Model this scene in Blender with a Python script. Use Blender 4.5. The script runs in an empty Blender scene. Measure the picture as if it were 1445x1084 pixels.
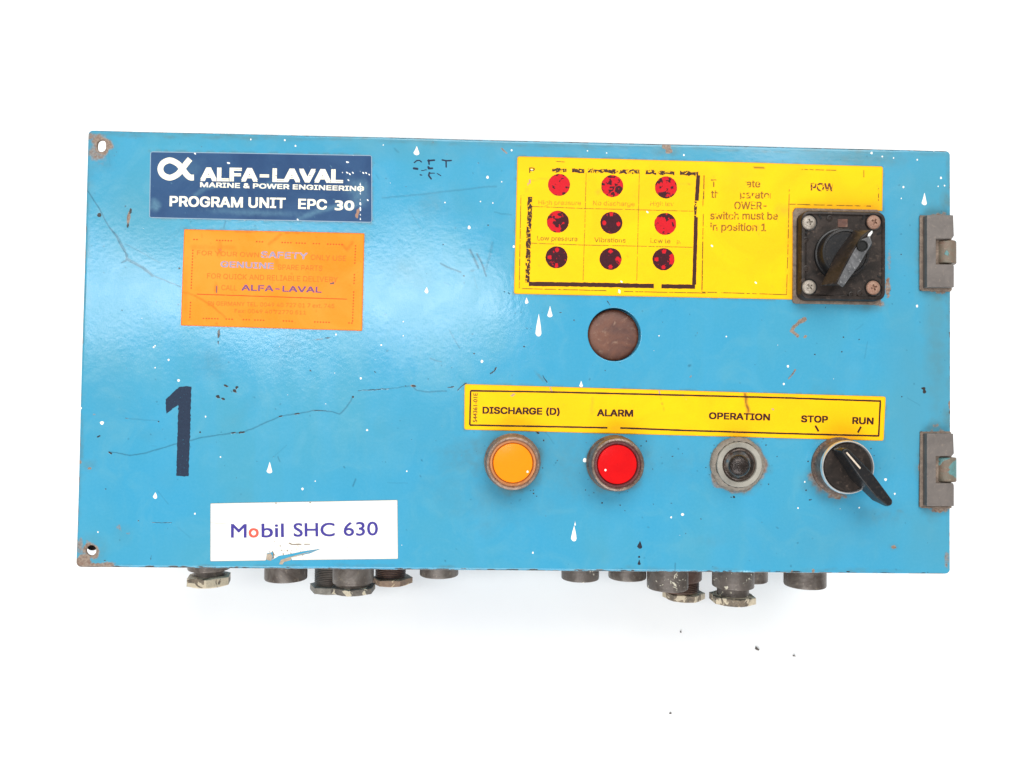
import bpy, bmesh, math, random, os
import numpy as np
from mathutils import Vector, Matrix, Euler
from mathutils.geometry import interpolate_bezier, delaunay_2d_cdt

# ------------------------------------------------------------------ camera, world, lamps
S = bpy.context.scene
HP = 0.120                                   # height of the door panel above the white surface
FPX, CX, CY = 1084.0, 722.5, 542.0
CAM_ROT = (0.02383, -0.02907, 0.01427)
CAM_LOC = (-0.01771, -0.0262, 0.412 + HP)
PW, PH = 0.468, 0.23209                      # door panel size in metres

cd = bpy.data.cameras.new('camera'); cam = bpy.data.objects.new('camera', cd)
S.collection.objects.link(cam); S.camera = cam
cd.sensor_width = 36; cd.lens = 36 * FPX / 1445
cd.clip_start = 0.01; cd.clip_end = 60
cam.location = CAM_LOC; cam.rotation_euler = CAM_ROT

w = bpy.data.worlds.new('World'); S.world = w; w.use_nodes = True
bg = w.node_tree.nodes['Background']
bg.inputs[0].default_value = (1.0, 0.99, 0.97, 1); bg.inputs[1].default_value = 0.40

def area(name, loc, target, sx, sy, power, col=(1, 1, 1)):
    l = bpy.data.lights.new(name, 'AREA'); l.shape = 'RECTANGLE'; l.size = sx; l.size_y = sy
    l.energy = power; l.color = col
    o = bpy.data.objects.new(name, l); S.collection.objects.link(o); o.location = loc
    o.rotation_euler = (Vector(target) - Vector(loc)).to_track_quat('-Z', 'Y').to_euler()
    return o
# long ceiling fitting up and to the left (its soft sheen lies on the upper left of the door)
area('ceiling_light', (-0.72, 0.31, 2.15), (-0.72, 0.31, 0), 1.45, 0.24, 16, (0.96, 0.99, 1.0))
# wide soft window light from the upper side
area('window_light', (0.5, 2.0, 2.6), (0, 0, 0), 2.6, 1.6, 96, (1.0, 0.99, 0.97))
# added fill lamp on the lower side, lightens the shade below the box
area('lower_fill_light', (-0.3, -2.3, 2.3), (0, 0, 0), 2.6, 1.4, 86, (0.99, 0.99, 1.0))

S.view_settings.view_transform = 'Standard'; S.view_settings.look = 'None'
S.view_settings.exposure = 0.0; S.view_settings.gamma = 1.0
S.cycles.max_bounces = 8; S.cycles.transparent_max_bounces = 24

# ------------------------------------------------------------------ geometry helpers
RM = Euler(CAM_ROT).to_matrix(); RMn = np.array(RM)
CL = np.array((CAM_LOC[0], CAM_LOC[1], CAM_LOC[2] - HP))
random.seed(7); RNG = np.random.RandomState(11)

def P(px, py, z=0.0):
    """point (box coordinates, z above the door panel) that lies at a place measured in the photograph"""
    d = RMn @ np.array(((px - CX) / FPX, -(py - CY) / FPX, -1.0))
    t = (z - CL[2]) / d[2]
    q = CL + d * t
    return (q[0], q[1], z)
def Pn(px, py):
    px = np.asarray(px, float); py = np.asarray(py, float)
    d = np.stack([(px - CX) / FPX, -(py - CY) / FPX, -np.ones_like(px)], -1) @ RMn.T
    t = -CL[2] / d[..., 2]
    return CL[0] + d[..., 0] * t, CL[1] + d[..., 1] * t
def toPx(x, y):
    p = np.stack([x - CL[0], y - CL[1], np.zeros_like(x) - CL[2]], -1) @ RMn
    return CX + FPX * p[..., 0] / -p[..., 2], CY - FPX * p[..., 1] / -p[..., 2]
def mm_at(z=0.0): return (CL[2] - z) / FPX    # metres per photo pixel at height z
def warp(x, y):                               # the sheet-metal door is not quite flat
    return 0.00022 * np.sin(x * 31 + 1.3) * np.cos(y * 37 - .4) + 0.00012 * np.sin(x * 70 + y * 55)

def vn(x, y, seed=0):                         # value noise 0..1
    xi = np.floor(x).astype(np.int64); yi = np.floor(y).astype(np.int64); fx = x - xi; fy = y - yi
    fx = fx * fx * (3 - 2 * fx); fy = fy * fy * (3 - 2 * fy)
    def h(a, b):
        n = (a * 374761393 + b * 668265263 + seed * 974634777) & 0xffffffff
        n = ((n ^ (n >> 13)) * 1274126177) & 0xffffffff
        return ((n ^ (n >> 16)) & 0xffff) / 65535.0
    return (h(xi, yi) * (1 - fx) + h(xi + 1, yi) * fx) * (1 - fy) + (h(xi, yi + 1) * (1 - fx) + h(xi + 1, yi + 1) * fx) * fy
def fbm(x, y, seed=0, o=3):
    s = 0; a = .5; t = 0
    for i in range(o):
        s = s + a * vn(x * 2 ** i, y * 2 ** i, seed + i * 17); t += a; a *= .5
    return s / t

ROOT = None
def link(name, me, mat=None, parent=None, smooth=False):
    if mat is not None: me.materials.append(mat)
    if smooth: me.polygons.foreach_set('use_smooth', [True] * len(me.polygons))
    o = bpy.data.objects.new(name, me); S.collection.objects.link(o)
    if parent is not None: o.parent = parent; o.matrix_parent_inverse = parent_inv(parent)
    return o
def parent_inv(p):
    m = Matrix.Identity(4)
    q = p
    while q is not None:
        m = Matrix.LocRotScale(q.location, q.rotation_euler, q.scale) @ q.matrix_parent_inverse.inverted() if False else m
        q = q.parent
    return m
def pymesh(name, V, F, mat=None, parent=None, smooth=False, lift=True):
    me = bpy.data.meshes.new(name)
    if lift: V = [(v[0], v[1], v[2] + HP) for v in V]
    me.from_pydata(V, [], F); me.validate(); me.update()
    return link(name, me, mat, parent, smooth)
def fixn(o):
    bm = bmesh.new(); bm.from_mesh(o.data); bmesh.ops.recalc_face_normals(bm, faces=bm.faces[:]); bm.to_mesh(o.data); bm.free(); return o
def bevel(o, wd, seg=2, ang=30):
    m = o.modifiers.new('bevel', 'BEVEL'); m.width = wd; m.segments = seg; m.limit_method = 'ANGLE'; m.angle_limit = math.radians(ang)
    return o
def smooth_by_angle(o, deg=40):
    me = o.data; me.polygons.foreach_set('use_smooth', [True] * len(me.polygons))
    bm = bmesh.new(); bm.from_mesh(me)
    for e in bm.edges:
        e.smooth = not (len(e.link_faces) == 2 and e.calc_face_angle(0) > math.radians(deg))
    bm.to_mesh(me); bm.free(); return o

def lathe(name, prof, c, mat, parent, seg=64, axis='z', jit=0.0, cap=(False, False)):
    """prof: list of (r, h) along the axis; c: centre"""
    V = []; F = []
    for (r, h) in prof:
        for k in range(seg):
            a = 2 * math.pi * k / seg; rr = r * (1 + jit * (random.random() - .5))
            if axis == 'z': V.append((c[0] + rr * math.cos(a), c[1] + rr * math.sin(a), c[2] + h))
            else: V.append((c[0] + rr * math.cos(a), c[1] + h, c[2] + rr * math.sin(a)))
    n = len(prof)
    for i in range(n - 1):
        for k in range(seg):
            k2 = (k + 1) % seg
            F.append((i * seg + k, i * seg + k2, (i + 1) * seg + k2, (i + 1) * seg + k))
    if cap[0]: F.append(tuple(range(seg))[::-1])
    if cap[1]: F.append(tuple((n - 1) * seg + k for k in range(seg)))
    o = pymesh(name, V, F, mat, parent); fixn(o); smooth_by_angle(o, 35)
    return o
def prism(name, bot, top, mat, parent, bev=0.0006, seg=3):
    n = len(bot); V = list(bot) + list(top)
    F = [tuple(range(n))[::-1], tuple(range(n, 2 * n))]
    F += [(i, (i + 1) % n, n + (i + 1) % n, n + i) for i in range(n)]
    o = fixn(pymesh(name, V, F, mat, parent)); bevel(o, bev, seg); smooth_by_angle(o, 60)
    return o
def rrect(x0, x1, y0, y1, r, n=7):
    pts = []
    for cx, cy, a0 in ((x1 - r, y1 - r, 0), (x0 + r, y1 - r, 90), (x0 + r, y0 + r, 180), (x1 - r, y0 + r, 270)):
        for k in range(n):
            a = math.radians(a0 + 90 * k / (n - 1)); pts.append((cx + r * math.cos(a), cy + r * math.sin(a)))
    return pts
def rr_loft(name, rect, r, prof, mat, parent, jit=0):
    V = []; F = []; N = None
    for ins, z in prof:
        p = rrect(rect[0] + ins, rect[1] - ins, rect[2] + ins, rect[3] - ins, max(r - ins, .0006)); N = len(p)
        V += [(a + jit * (random.random() - .5), b + jit * (random.random() - .5), z) for a, b in p]
    for i in range(len(prof) - 1):
        for k in range(N):
            k2 = (k + 1) % N; F.append((i * N + k, i * N + k2, (i + 1) * N + k2, (i + 1) * N + k))
    F.append(tuple((len(prof) - 1) * N + k for k in range(N)))
    o = fixn(pymesh(name, V, F, mat, parent)); smooth_by_angle(o, 30); return o

# ---- fine sheet grid with painted wear attributes
class Sheet:
    """rows x cols grid over a quad; holes are cut with their edges snapped onto the outline; wear is painted on vertices"""
    def __init__(s, quad, us, vs, world=False):
        q = [np.array(p, float) for p in quad]    # TL TR BR BL
        if not world:
            q = [np.array(P(*p)[:2]) for p in q]
        U, V = np.meshgrid(us, vs)
        s.sh = U.shape
        pt = (q[0][None, None] * ((1 - U) * (1 - V))[..., None] + q[1] * (U * (1 - V))[..., None] + q[2] * (U * V)[..., None] + q[3] * ((1 - U) * V)[..., None])
        s.x = pt[..., 0].copy(); s.y = pt[..., 1].copy(); s.z = np.zeros(s.sh); s.U = U; s.V = V
        s.px, s.py = toPx(s.x, s.y)
        s.keep = np.ones((s.sh[0] - 1, s.sh[1] - 1), bool)
        s.ch = {}
    def chan(s, n):
        if n not in s.ch: s.ch[n] = np.zeros(s.sh)
        return s.ch[n]
    def win(s, x0, x1, y0, y1):
        j = (s.px[s.sh[0] // 2] > x0 - 3) & (s.px[s.sh[0] // 2] < x1 + 3)
        i = (s.py[:, s.sh[1] // 2] > y0 - 12) & (s.py[:, s.sh[1] // 2] < y1 + 12)
        ii = np.where(i)[0]; jj = np.where(j)[0]
        if len(ii) == 0 or len(jj) == 0: return None
        return slice(ii[0], ii[-1] + 1), slice(max(jj[0] - 12, 0), jj[-1] + 13)
    def put(s, n, W, v):
        c = s.chan(n); c[W] = np.maximum(c[W], v)
    def blob(s, n, x, y, rx, ry=None, ang=0, v=1, soft=.5, rag=.3, ns=None):
        ry = ry or rx; R = max(rx, ry) * 1.7 + 3; W = s.win(x - R, x + R, y - R, y + R)
        if W is None: return
        X = s.px[W] - x; Y = s.py[W] - y; a = math.radians(ang); c, q = math.cos(a), math.sin(a)
        u = (X * c + Y * q) / rx; t = (-X * q + Y * c) / ry
        ns = ns or max(2.0, min(rx, ry) * .6)
        d = np.sqrt(u * u + t * t) + rag * 2 * (fbm(s.px[W] / ns, s.py[W] / ns, int(x) % 97) - .5)
        s.put(n, W, v * np.clip((1 - d) / soft, 0, 1))
    def line(s, n, pts, wd=1.0, v=1, gap=0.0, wob=.6):
        xs = [p[0] for p in pts]; ys = [p[1] for p in pts]; W = s.win(min(xs) - wd * 2, max(xs) + wd * 2, min(ys) - wd * 2, max(ys) + wd * 2)
        if W is None: return
        X = s.px[W] + wob * 2 * (fbm(s.px[W] / 6, s.py[W] / 6, 5) - .5); Y = s.py[W] + wob * 3 * (fbm(s.px[W] / 7, s.py[W] / 7, 9) - .5)
        D = np.full(X.shape, 1e9)
        for (a, b), (c, d) in zip(pts[:-1], pts[1:]):
            L = (c - a) ** 2 + (d - b) ** 2 + 1e-9; t = np.clip(((X - a) * (c - a) + (Y - b) * (d - b)) / L, 0, 1)
            D = np.minimum(D, np.hypot(X - a - t * (c - a), Y - b - t * (d - b)))
        g = 1.0 if gap == 0 else np.clip((fbm(X / 9, Y / 9, 31) - gap) * 5, 0, 1)
        s.put(n, W, v * np.clip(1.25 - D / wd, 0, 1) * g)
    def cut(s, sdf, cell):
        """sdf(x, y) -> signed distance in metres, negative inside the hole"""
        d = sdf(s.x, s.y); near = np.abs(d) < cell * .75; e = 1e-5
        gx = (sdf(s.x + e, s.y) - sdf(s.x - e, s.y)) / (2 * e); gy = (sdf(s.x, s.y + e) - sdf(s.x, s.y - e)) / (2 * e)
        s.x = np.where(near, s.x - gx * d, s.x); s.y = np.where(near, s.y - gy * d, s.y)
        cx = (s.x[:-1, :-1] + s.x[1:, 1:] + s.x[1:, :-1] + s.x[:-1, 1:]) / 4; cy = (s.y[:-1, :-1] + s.y[1:, 1:] + s.y[1:, :-1] + s.y[:-1, 1:]) / 4
        s.keep &= ~(sdf(cx, cy) < 0)
    def build(s, name, mat, parent, z0, skirt, outer=None, mods=None):
        s.z = s.z + z0 + warp(s.x, s.y)
        nr, nc = s.sh; idx = np.arange(nr * nc).reshape(nr, nc)
        a = idx[:-1, :-1][s.keep]; b = idx[:-1, 1:][s.keep]; c = idx[1:, 1:][s.keep]; d = idx[1:, :-1][s.keep]
        Q = np.stack([a, d, c, b], 1)
        V = np.stack([s.x.ravel(), s.y.ravel(), s.z.ravel() + HP], 1)
        # boundary edges -> skirt
        E = np.concatenate([Q[:, [0, 1]], Q[:, [1, 2]], Q[:, [2, 3]], Q[:, [3, 0]]]); key = np.sort(E, 1); code = key[:, 0] * (nr * nc) + key[:, 1]
        u, inv, cnt = np.unique(code, return_inverse=True, return_counts=True)
        be = E[cnt[inv] == 1]
        bv = np.unique(be); m = {int(v): i for i, v in enumerate(bv)}; base = len(V)
        lo = V[bv].copy()
        if outer is None: lo[:, 2] -= skirt
        else:
            i_, j_ = bv // nc, bv % nc
            ob = (i_ == 0) | (i_ == nr - 1) | (j_ == 0) | (j_ == nc - 1)
            lo[:, 2] -= np.where(ob, outer, skirt)
        mp = np.zeros(base, np.int64); mp[bv] = base + np.arange(len(bv))
        SK = np.stack([be[:, 1], be[:, 0], mp[be[:, 0]], mp[be[:, 1]]], 1)
        V = np.concatenate([V, lo]); Q = np.concatenate([Q, SK])
        used = np.zeros(len(V), bool); used[Q.ravel()] = True; new = np.cumsum(used) - 1; V = V[used]; Qn = new[Q]
        me = bpy.data.meshes.new(name); me.vertices.add(len(V)); me.vertices.foreach_set('co', V.astype(np.float32).ravel())
        me.loops.add(len(Qn) * 4); me.loops.foreach_set('vertex_index', Qn.astype(np.int32).ravel())
        me.polygons.add(len(Qn)); me.polygons.foreach_set('loop_start', np.arange(0, len(Qn) * 4, 4, dtype=np.int32))
        try: me.polygons.foreach_set('loop_total', np.full(len(Qn), 4, np.int32))
        except Exception: pass
        me.update(calc_edges=True)
        sm = np.ones(len(Qn), bool); 
        me.polygons.foreach_set('use_smooth', sm)
        for n, arr in s.ch.items():
            full = np.concatenate([arr.ravel(), arr.ravel()[bv]])[used]
            at = me.attributes.new(n, 'FLOAT', 'POINT'); at.data.foreach_set('value', full.astype(np.float32))
        # sharp edge where the skirt meets the sheet
        if outer is None:
            n_top = len(Q) - len(SK); sm[n_top:] = False; me.polygons.foreach_set('use_smooth', sm)
        return link(name, me, mat, parent)

# ------------------------------------------------------------------ materials
class N:
    def __init__(s, name):
        s.m = bpy.data.materials.new(name); s.m.use_nodes = True; s.t = s.m.node_tree; s.n = s.t.nodes; s.l = s.t.links
        s.b = s.n['Principled BSDF']; s.out = s.n['Material Output']
        s.tc = s.n.new('ShaderNodeTexCoord').outputs['Object']
    def new(s, k, **kw):
        x = s.n.new(k)
        for a, v in kw.items(): setattr(x, a, v)
        return x
    def put(s, sock, v):
        if isinstance(v, bpy.types.NodeSocket): s.l.new(v, sock)
        elif hasattr(sock.default_value, '__len__') and not isinstance(v, (int, float)) and len(v) == 3 and len(sock.default_value) == 4: sock.default_value = (*v, 1)
        else: sock.default_value = v
    def noise(s, scale, detail=3, rough=.55, dist=0, stretch=None, off=(0, 0, 0)):
        x = s.new('ShaderNodeTexNoise'); mp = s.new('ShaderNodeMapping'); s.l.new(s.tc, mp.inputs[0]); mp.inputs['Location'].default_value = off
        if stretch: mp.inputs['Scale'].default_value = stretch
        s.l.new(mp.outputs[0], x.inputs[0]); x.inputs['Scale'].default_value = scale; x.inputs['Detail'].default_value = detail
        x.inputs['Roughness'].default_value = rough; x.inputs['Distortion'].default_value = dist
        return x.outputs[0]
    def attr(s, name):
        x = s.new('ShaderNodeAttribute'); x.attribute_name = name; return x.outputs['Fac']
    def math(s, op, a, b=0.0, c=None):
        x = s.new('ShaderNodeMath', operation=op); s.put(x.inputs[0], a); s.put(x.inputs[1], b)
        if c is not None: s.put(x.inputs[2], c)
        return x.outputs[0]
    def ramp(s, v, lo, hi, a=0.0, b=1.0):
        x = s.new('ShaderNodeMapRange'); x.interpolation_type = 'SMOOTHSTEP'; s.put(x.inputs[0], v)
        x.inputs[1].default_value = lo; x.inputs[2].default_value = hi; x.inputs[3].default_value = a; x.inputs[4].default_value = b
        return x.outputs[0]
    def mix(s, f, a, b):
        x = s.new('ShaderNodeMix', data_type='RGBA'); s.put(x.inputs[0], f); s.put(x.inputs[6], a); s.put(x.inputs[7], b); return x.outputs[2]
    def bump(s, h, strength=.2, dist=.0003, prev=None):
        x = s.new('ShaderNodeBump'); s.put(x.inputs['Height'], h); x.inputs['Strength'].default_value = strength; x.inputs['Distance'].default_value = dist
        if prev is not None: s.l.new(prev, x.inputs['Normal'])
        return x.outputs[0]
    def fin(s, col, rough=.5, normal=None, metal=0.0, spec=None, alpha=None, coat=None):
        s.put(s.b.inputs['Base Color'], col); s.put(s.b.inputs['Roughness'], rough); s.put(s.b.inputs['Metallic'], metal)
        if normal is not None: s.put(s.b.inputs['Normal'], normal)
        if spec is not None: s.put(s.b.inputs['Specular IOR Level'], spec)
        if alpha is not None: s.put(s.b.inputs['Alpha'], alpha)
        if coat: s.put(s.b.inputs['Coat Weight'], coat)
        return s.m
BLUE = (0.034, 0.262, 0.428)
def m_door():
    s = N('blue_enamel')
    big = s.noise(9, 3, .6, off=(3, 1, 0)); mid = s.noise(45, 4, .6, 1.5, off=(1, 7, 0)); fine = s.noise(700, 2, off=(5, 5, 0)); vs = s.noise(30, 4, .6, stretch=(2.2, .35, 1))
    c = s.mix(s.ramp(big, .35, .7), BLUE, (0.052, 0.268, 0.385))
    c = s.mix(s.ramp(mid, .45, .8, 0, .42), c, (0.085, 0.30, 0.40))
    c = s.mix(s.ramp(vs, .45, .72, 0, .42), c, (0.045, 0.28, 0.45))
    c = s.mix(s.ramp(fine, .3, .8, 0, .12), c, (0.085, 0.34, 0.49))
    n1 = s.noise(260, 4, .65, off=(2, 2, 0)); n2 = s.noise(900, 3, .6)
    def th(a, amp, soft):   # painted mask eaten by noise
        return s.ramp(s.math('ADD', a, s.math('MULTIPLY', s.math('SUBTRACT', n1, .5), amp)), .5 - soft, .5 + soft)
    fade_shade = s.attr('fade_shade'); c = s.mix(s.math('MULTIPLY', fade_shade, .8), c, (0.070, 0.235, 0.300))  # duller, darker blue; also carries the door's painted uneven light
    gr = s.attr('grime_shade'); g = s.math('MULTIPLY', gr, s.ramp(n1, .25, .75, .35, 1.0)); c = s.mix(g, c, (0.085, 0.13, 0.115))  # dirt colour, also used to paint contact shade round the knobs
    sc = s.attr('scratch'); c = s.mix(sc, c, s.mix(n2, (0.015, 0.12, 0.20), (0.03, 0.10, 0.13)))
    lt = s.attr('pale'); c = s.mix(lt, c, (0.28, 0.58, 0.72))
    rs = th(s.attr('rust'), .75, .26); rc = s.mix(s.ramp(n2, .3, .7), (0.15, 0.10, 0.075), (0.26, 0.20, 0.155)); rc = s.mix(s.ramp(n1, .5, .72), rc, (0.15, 0.075, 0.045))
    c = s.mix(rs, c, rc)
    cp = th(s.attr('chip'), .5, .18); c = s.mix(cp, c, s.mix(n2, (0.012, 0.014, 0.016), (0.045, 0.038, 0.034)))
    ink = s.ramp(s.attr('ink'), .3, .6); c = s.mix(ink, c, (0.012, 0.02, 0.045))
    r = s.math('ADD', s.ramp(mid, .3, .8, .15, .22), s.math('MULTIPLY', rs, .35))
    peel = s.noise(420, 2, .5); nb = s.bump(peel, .12, .0004)
    nb = s.bump(s.math('SUBTRACT', s.math('MULTIPLY', rs, .5), cp), .25, .00015, nb)
    return s.fin(c, r, nb, spec=.42)
def m_blue_plain():
    s = N('blue_body_enamel'); n = s.noise(60, 4)
    return s.fin(s.mix(n, BLUE, (0.05, 0.30, 0.45)), .45, s.bump(s.noise(420, 2), .15))
def m_sticker(name, base, alt, stain, edge=None, rough=.42, wr=.12, wscale=60, chipc=(0.35, 0.25, 0.2)):
    s = N(name)
    a = s.noise(28, 4, .6, 1); b = s.noise(300, 4, .6); f = s.noise(1400, 2)
    c = s.mix(s.ramp(a, .3, .75), base, alt); c = s.mix(s.ramp(f, .3, .8, 0, .12), c, tuple(min(1, x * 1.25 + .01) for x in base))
    st = s.math('MULTIPLY', s.attr('stain'), s.ramp(b, .25, .7, .45, 1)); c = s.mix(st, c, stain)
    c = s.mix(s.ramp(b, .66, .74, 0, .5), c, stain)
    sc = s.attr('scratch'); c = s.mix(sc, c, (0.07, 0.03, 0.02))
    ch = s.ramp(s.attr('chip'), .3, .6); c = s.mix(ch, c, chipc)
    wh = s.ramp(s.attr('white'), .3, .6); c = s.mix(wh, c, (0.85, 0.85, 0.8))
    if edge is not None: c = s.mix(s.ramp(s.attr('edge'), .2, .8), c, edge)
    nb = s.bump(s.noise(wscale, 5, .62, 2.0), wr, .003); nb = s.bump(s.math('ADD', ch, sc), -.3, .0002, nb)
    return s.fin(c, rough, nb, spec=.09)
def m_print(name, col, wear=.0, scale=420, stretch=None, rough=.5, col2=None, soft=.04, off=(0, 0, 0)):
    s = N(name); n = s.noise(scale, 4, .62, 1.0, stretch, off)
    c = s.mix(s.noise(900, 2), col, col2 or tuple(x * 1.5 + .01 for x in col))
    return s.fin(c, rough, alpha=(s.ramp(n, wear - soft, wear + soft) if wear > 0 else None), spec=.18)
def m_metal(name, c1, c2, c3, rough=.5, metal=.0, scale=180, paint=None, pamt=.55, pscale=120, off=(0, 0, 0), bmp=.35, spec=.5):
    s = N(name); a = s.noise(scale, 5, .65, 1, off=off); b = s.noise(scale * 5, 3, .6)
    c = s.mix(s.ramp(a, .3, .7), c1, c2); c = s.mix(s.ramp(b, .55, .8), c, c3)
    nb = s.bump(s.math('ADD', a, b), bmp, .0004)
    mt = metal
    if paint is not None:
        p = s.ramp(s.noise(pscale, 3, .55, 1.5, off=(off[0] + 4, off[1] + 9, 2)), pamt - .015, pamt + .015)
        c = s.mix(p, c, s.mix(s.ramp(b, .3, .7), paint, tuple(x * .8 for x in paint))); nb = s.bump(p, .5, .0004, nb)
        if metal: mt = s.math('MULTIPLY', s.math('SUBTRACT', 1, p), metal)
    return s.fin(c, rough, nb, metal=mt, spec=spec)

M = {}
M['door'] = m_door(); M['body'] = m_blue_plain()
M['navy'] = m_sticker('navy_label_film', (0.019, 0.050, 0.125), (0.030, 0.076, 0.165), (0.12, 0.25, 0.33), edge=(0.30, 0.42, 0.52), rough=.36, wr=.12, wscale=40, chipc=(0.30, 0.17, 0.12))
M['orange'] = m_sticker('orange_label_film', (0.84, 0.255, 0.028), (0.84, 0.205, 0.010), (0.80, 0.13, 0.01), edge=(0.70, 0.17, 0.02), rough=.45, wr=.10, chipc=(0.15, 0.09, 0.09))
M['yellow'] = m_sticker('yellow_label_film', (0.84, 0.475, 0.003), (0.82, 0.41, 0.004), (0.84, 0.34, 0.015), edge=(0.74, 0.36, 0.02), rough=.5, wr=.05, chipc=(0.42, 0.25, 0.18))
M['white'] = m_sticker('white_label_film', (0.735, 0.72, 0.675), (0.77, 0.755, 0.715), (0.38, 0.31, 0.22), edge=(0.50, 0.47, 0.42), rough=.4, wr=.05, chipc=(0.22, 0.18, 0.14))
M['cream_print'] = m_print('cream_print', (0.72, 0.68, 0.54), .33, 700, col2=(0.82, 0.79, 0.66))
M['black_print'] = m_print('black_print', (0.030, 0.008, 0.006), .0, 900, col2=(0.05, 0.012, 0.008))
M['black_worn'] = m_print('worn_black_print', (0.030, 0.010, 0.008), .46, 520, (1, 1, 1), col2=(0.06, 0.02, 0.01))
M['black_thin'] = m_print('thin_black_print', (0.07, 0.03, 0.006), .44, 260, (1, 1, 1), col2=(0.25, 0.12, 0.01))
M['gold_print'] = m_print('faded_gold_print', (0.27, 0.15, 0.006), .47, 900, col2=(0.5, 0.30, 0.01), soft=.08)
M['olive_print'] = m_print('faded_olive_print', (0.15, 0.085, 0.006), .44, 800, col2=(0.3, 0.17, 0.01), soft=.08)
M['rust_print'] = m_print('faded_rust_print', (0.38, 0.09, 0.010), .36, 800, col2=(0.62, 0.2, 0.02), soft=.08)
M['rust_dots'] = m_print('rust_dot_print', (0.40, 0.045, 0.006), .34, 500, col2=(0.5, 0.08, 0.01))
M['bold_print'] = m_print('worn_grey_purple_print', (0.17, 0.12, 0.20), .38, 600, col2=(0.42, 0.38, 0.48), soft=.05)
M['bold_print_dark'] = m_print('worn_dark_purple_print', (0.10, 0.035, 0.10), .36, 500, col2=(0.22, 0.10, 0.22), soft=.05)
M['indigo_print'] = m_print('indigo_print', (0.036, 0.028, 0.19), .30, 600, col2=(0.055, 0.04, 0.26))
M['red_print'] = m_print('red_print', (0.82, 0.07, 0.045), .22, 600)
M['number'] = m_print('navy_number_paint', (0.009, 0.016, 0.036), .33, 1100, col2=(0.018, 0.034, 0.065), soft=.05)
M['white_paint'] = m_print('white_paint_drops', (0.66, 0.63, 0.57), 0, col2=(0.86, 0.84, 0.80))
M['black_paint'] = m_print('black_paint_drops', (0.01, 0.012, 0.02), 0)
M['residue'] = m_metal('glue_residue', (0.42, 0.34, 0.25), (0.24, 0.18, 0.13), (0.6, 0.52, 0.42), .7)
M['plug'] = m_metal('rusty_steel_disc', (0.070, 0.024, 0.016), (0.135, 0.048, 0.025), (0.21, 0.12, 0.08), .5, scale=70)
M['gland'] = m_metal('dirty_gland_metal', (0.075, 0.056, 0.046), (0.17, 0.145, 0.125), (0.27, 0.22, 0.17), .40, .25, 90)
M['gland_brown'] = m_metal('brown_gland_metal', (0.09, 0.05, 0.04), (0.13, 0.08, 0.06), (0.20, 0.15, 0.12), .45, .2, 150)
M['gland_paint'] = m_metal('paint_splashed_gland_metal', (0.085, 0.070, 0.060), (0.14, 0.115, 0.10), (0.2, 0.17, 0.14), .42, .25, 120, paint=(0.72, 0.66, 0.52), pamt=.63, pscale=130)
M['nut_paint'] = m_metal('paint_crusted_nut', (0.10, 0.08, 0.06), (0.26, 0.20, 0.14), (0.4, 0.3, 0.18), .55, .1, 200, paint=(0.64, 0.54, 0.39), pamt=.49, pscale=110)
M['nut_paint_b'] = m_metal('paint_flecked_nut', (0.10, 0.085, 0.07), (0.18, 0.155, 0.13), (0.26, 0.22, 0.18), .55, .1, 200, paint=(0.66, 0.57, 0.42), pamt=.57, pscale=110, off=(3, 2, 1))
M['nut_tan'] = m_metal('tan_nut', (0.30, 0.20, 0.13), (0.19, 0.12, 0.085), (0.42, 0.30, 0.19), .5, .1, 150, paint=(0.60, 0.45, 0.28), pamt=.6, pscale=90, off=(7, 1, 1))
M['nut_grey'] = m_metal('grey_nut', (0.16, 0.145, 0.12), (0.25, 0.23, 0.195), (0.35, 0.32, 0.27), .5, .1, 200)
M['hinge'] = m_metal('grey_hinge_metal', (0.115, 0.10, 0.092), (0.15, 0.13, 0.118), (0.20, 0.165, 0.14), .5, .15, 110, bmp=.15)
M['gasket'] = m_metal('rusty_gasket', (0.12, 0.085, 0.065), (0.22, 0.165, 0.125), (0.07, 0.05, 0.04), .75, 0, 260, bmp=.6)
M['knuckle'] = m_metal('teal_stained_knuckle', (0.16, 0.10, 0.07), (0.13, 0.12, 0.09), (0.25, 0.19, 0.14), .5, .1, 160, paint=(0.09, 0.21, 0.21), pamt=.55, pscale=55)
M['bezel'] = m_metal('grimy_bezel_ring', (0.15, 0.090, 0.065), (0.31, 0.215, 0.16), (0.45, 0.36, 0.29), .42, .3, 330, bmp=.5)
M['bezel_dark'] = m_metal('dark_bezel_ring', (0.10, 0.062, 0.050), (0.22, 0.155, 0.12), (0.40, 0.32, 0.26), .35, .4, 260, bmp=.4)
M['amber_ring'] = m_metal('amber_inner_ring', (0.42, 0.15, 0.045), (0.50, 0.20, 0.07), (0.35, 0.14, 0.06), .35, 0, 300)
M['maroon_ring'] = m_metal('maroon_inner_ring', (0.09, 0.018, 0.022), (0.14, 0.035, 0.035), (0.2, 0.08, 0.07), .3, 0, 300)
M['toggle_plate'] = m_metal('toggle_dirty_washer', (0.18, 0.155, 0.125), (0.26, 0.225, 0.185), (0.12, 0.10, 0.085), .65, 0, 260, bmp=.5)
M['toggle_face'] = m_metal('toggle_grey_face', (0.27, 0.255, 0.215), (0.31, 0.29, 0.25), (0.22, 0.20, 0.17), .6, 0, 200, bmp=.12)
M['toggle_cup'] = m_metal('toggle_brown_cup', (0.03, 0.020, 0.016), (0.09, 0.062, 0.048), (0.22, 0.17, 0.13), .35, .3, 300)
M['toggle_lever'] = m_metal('toggle_oily_lever', (0.014, 0.011, 0.010), (0.04, 0.03, 0.026), (0.17, 0.14, 0.125), .12, .5, 350, bmp=.5)
M['black_hole'] = m_print('black_void', (0.004, 0.004, 0.004), 0)
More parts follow.
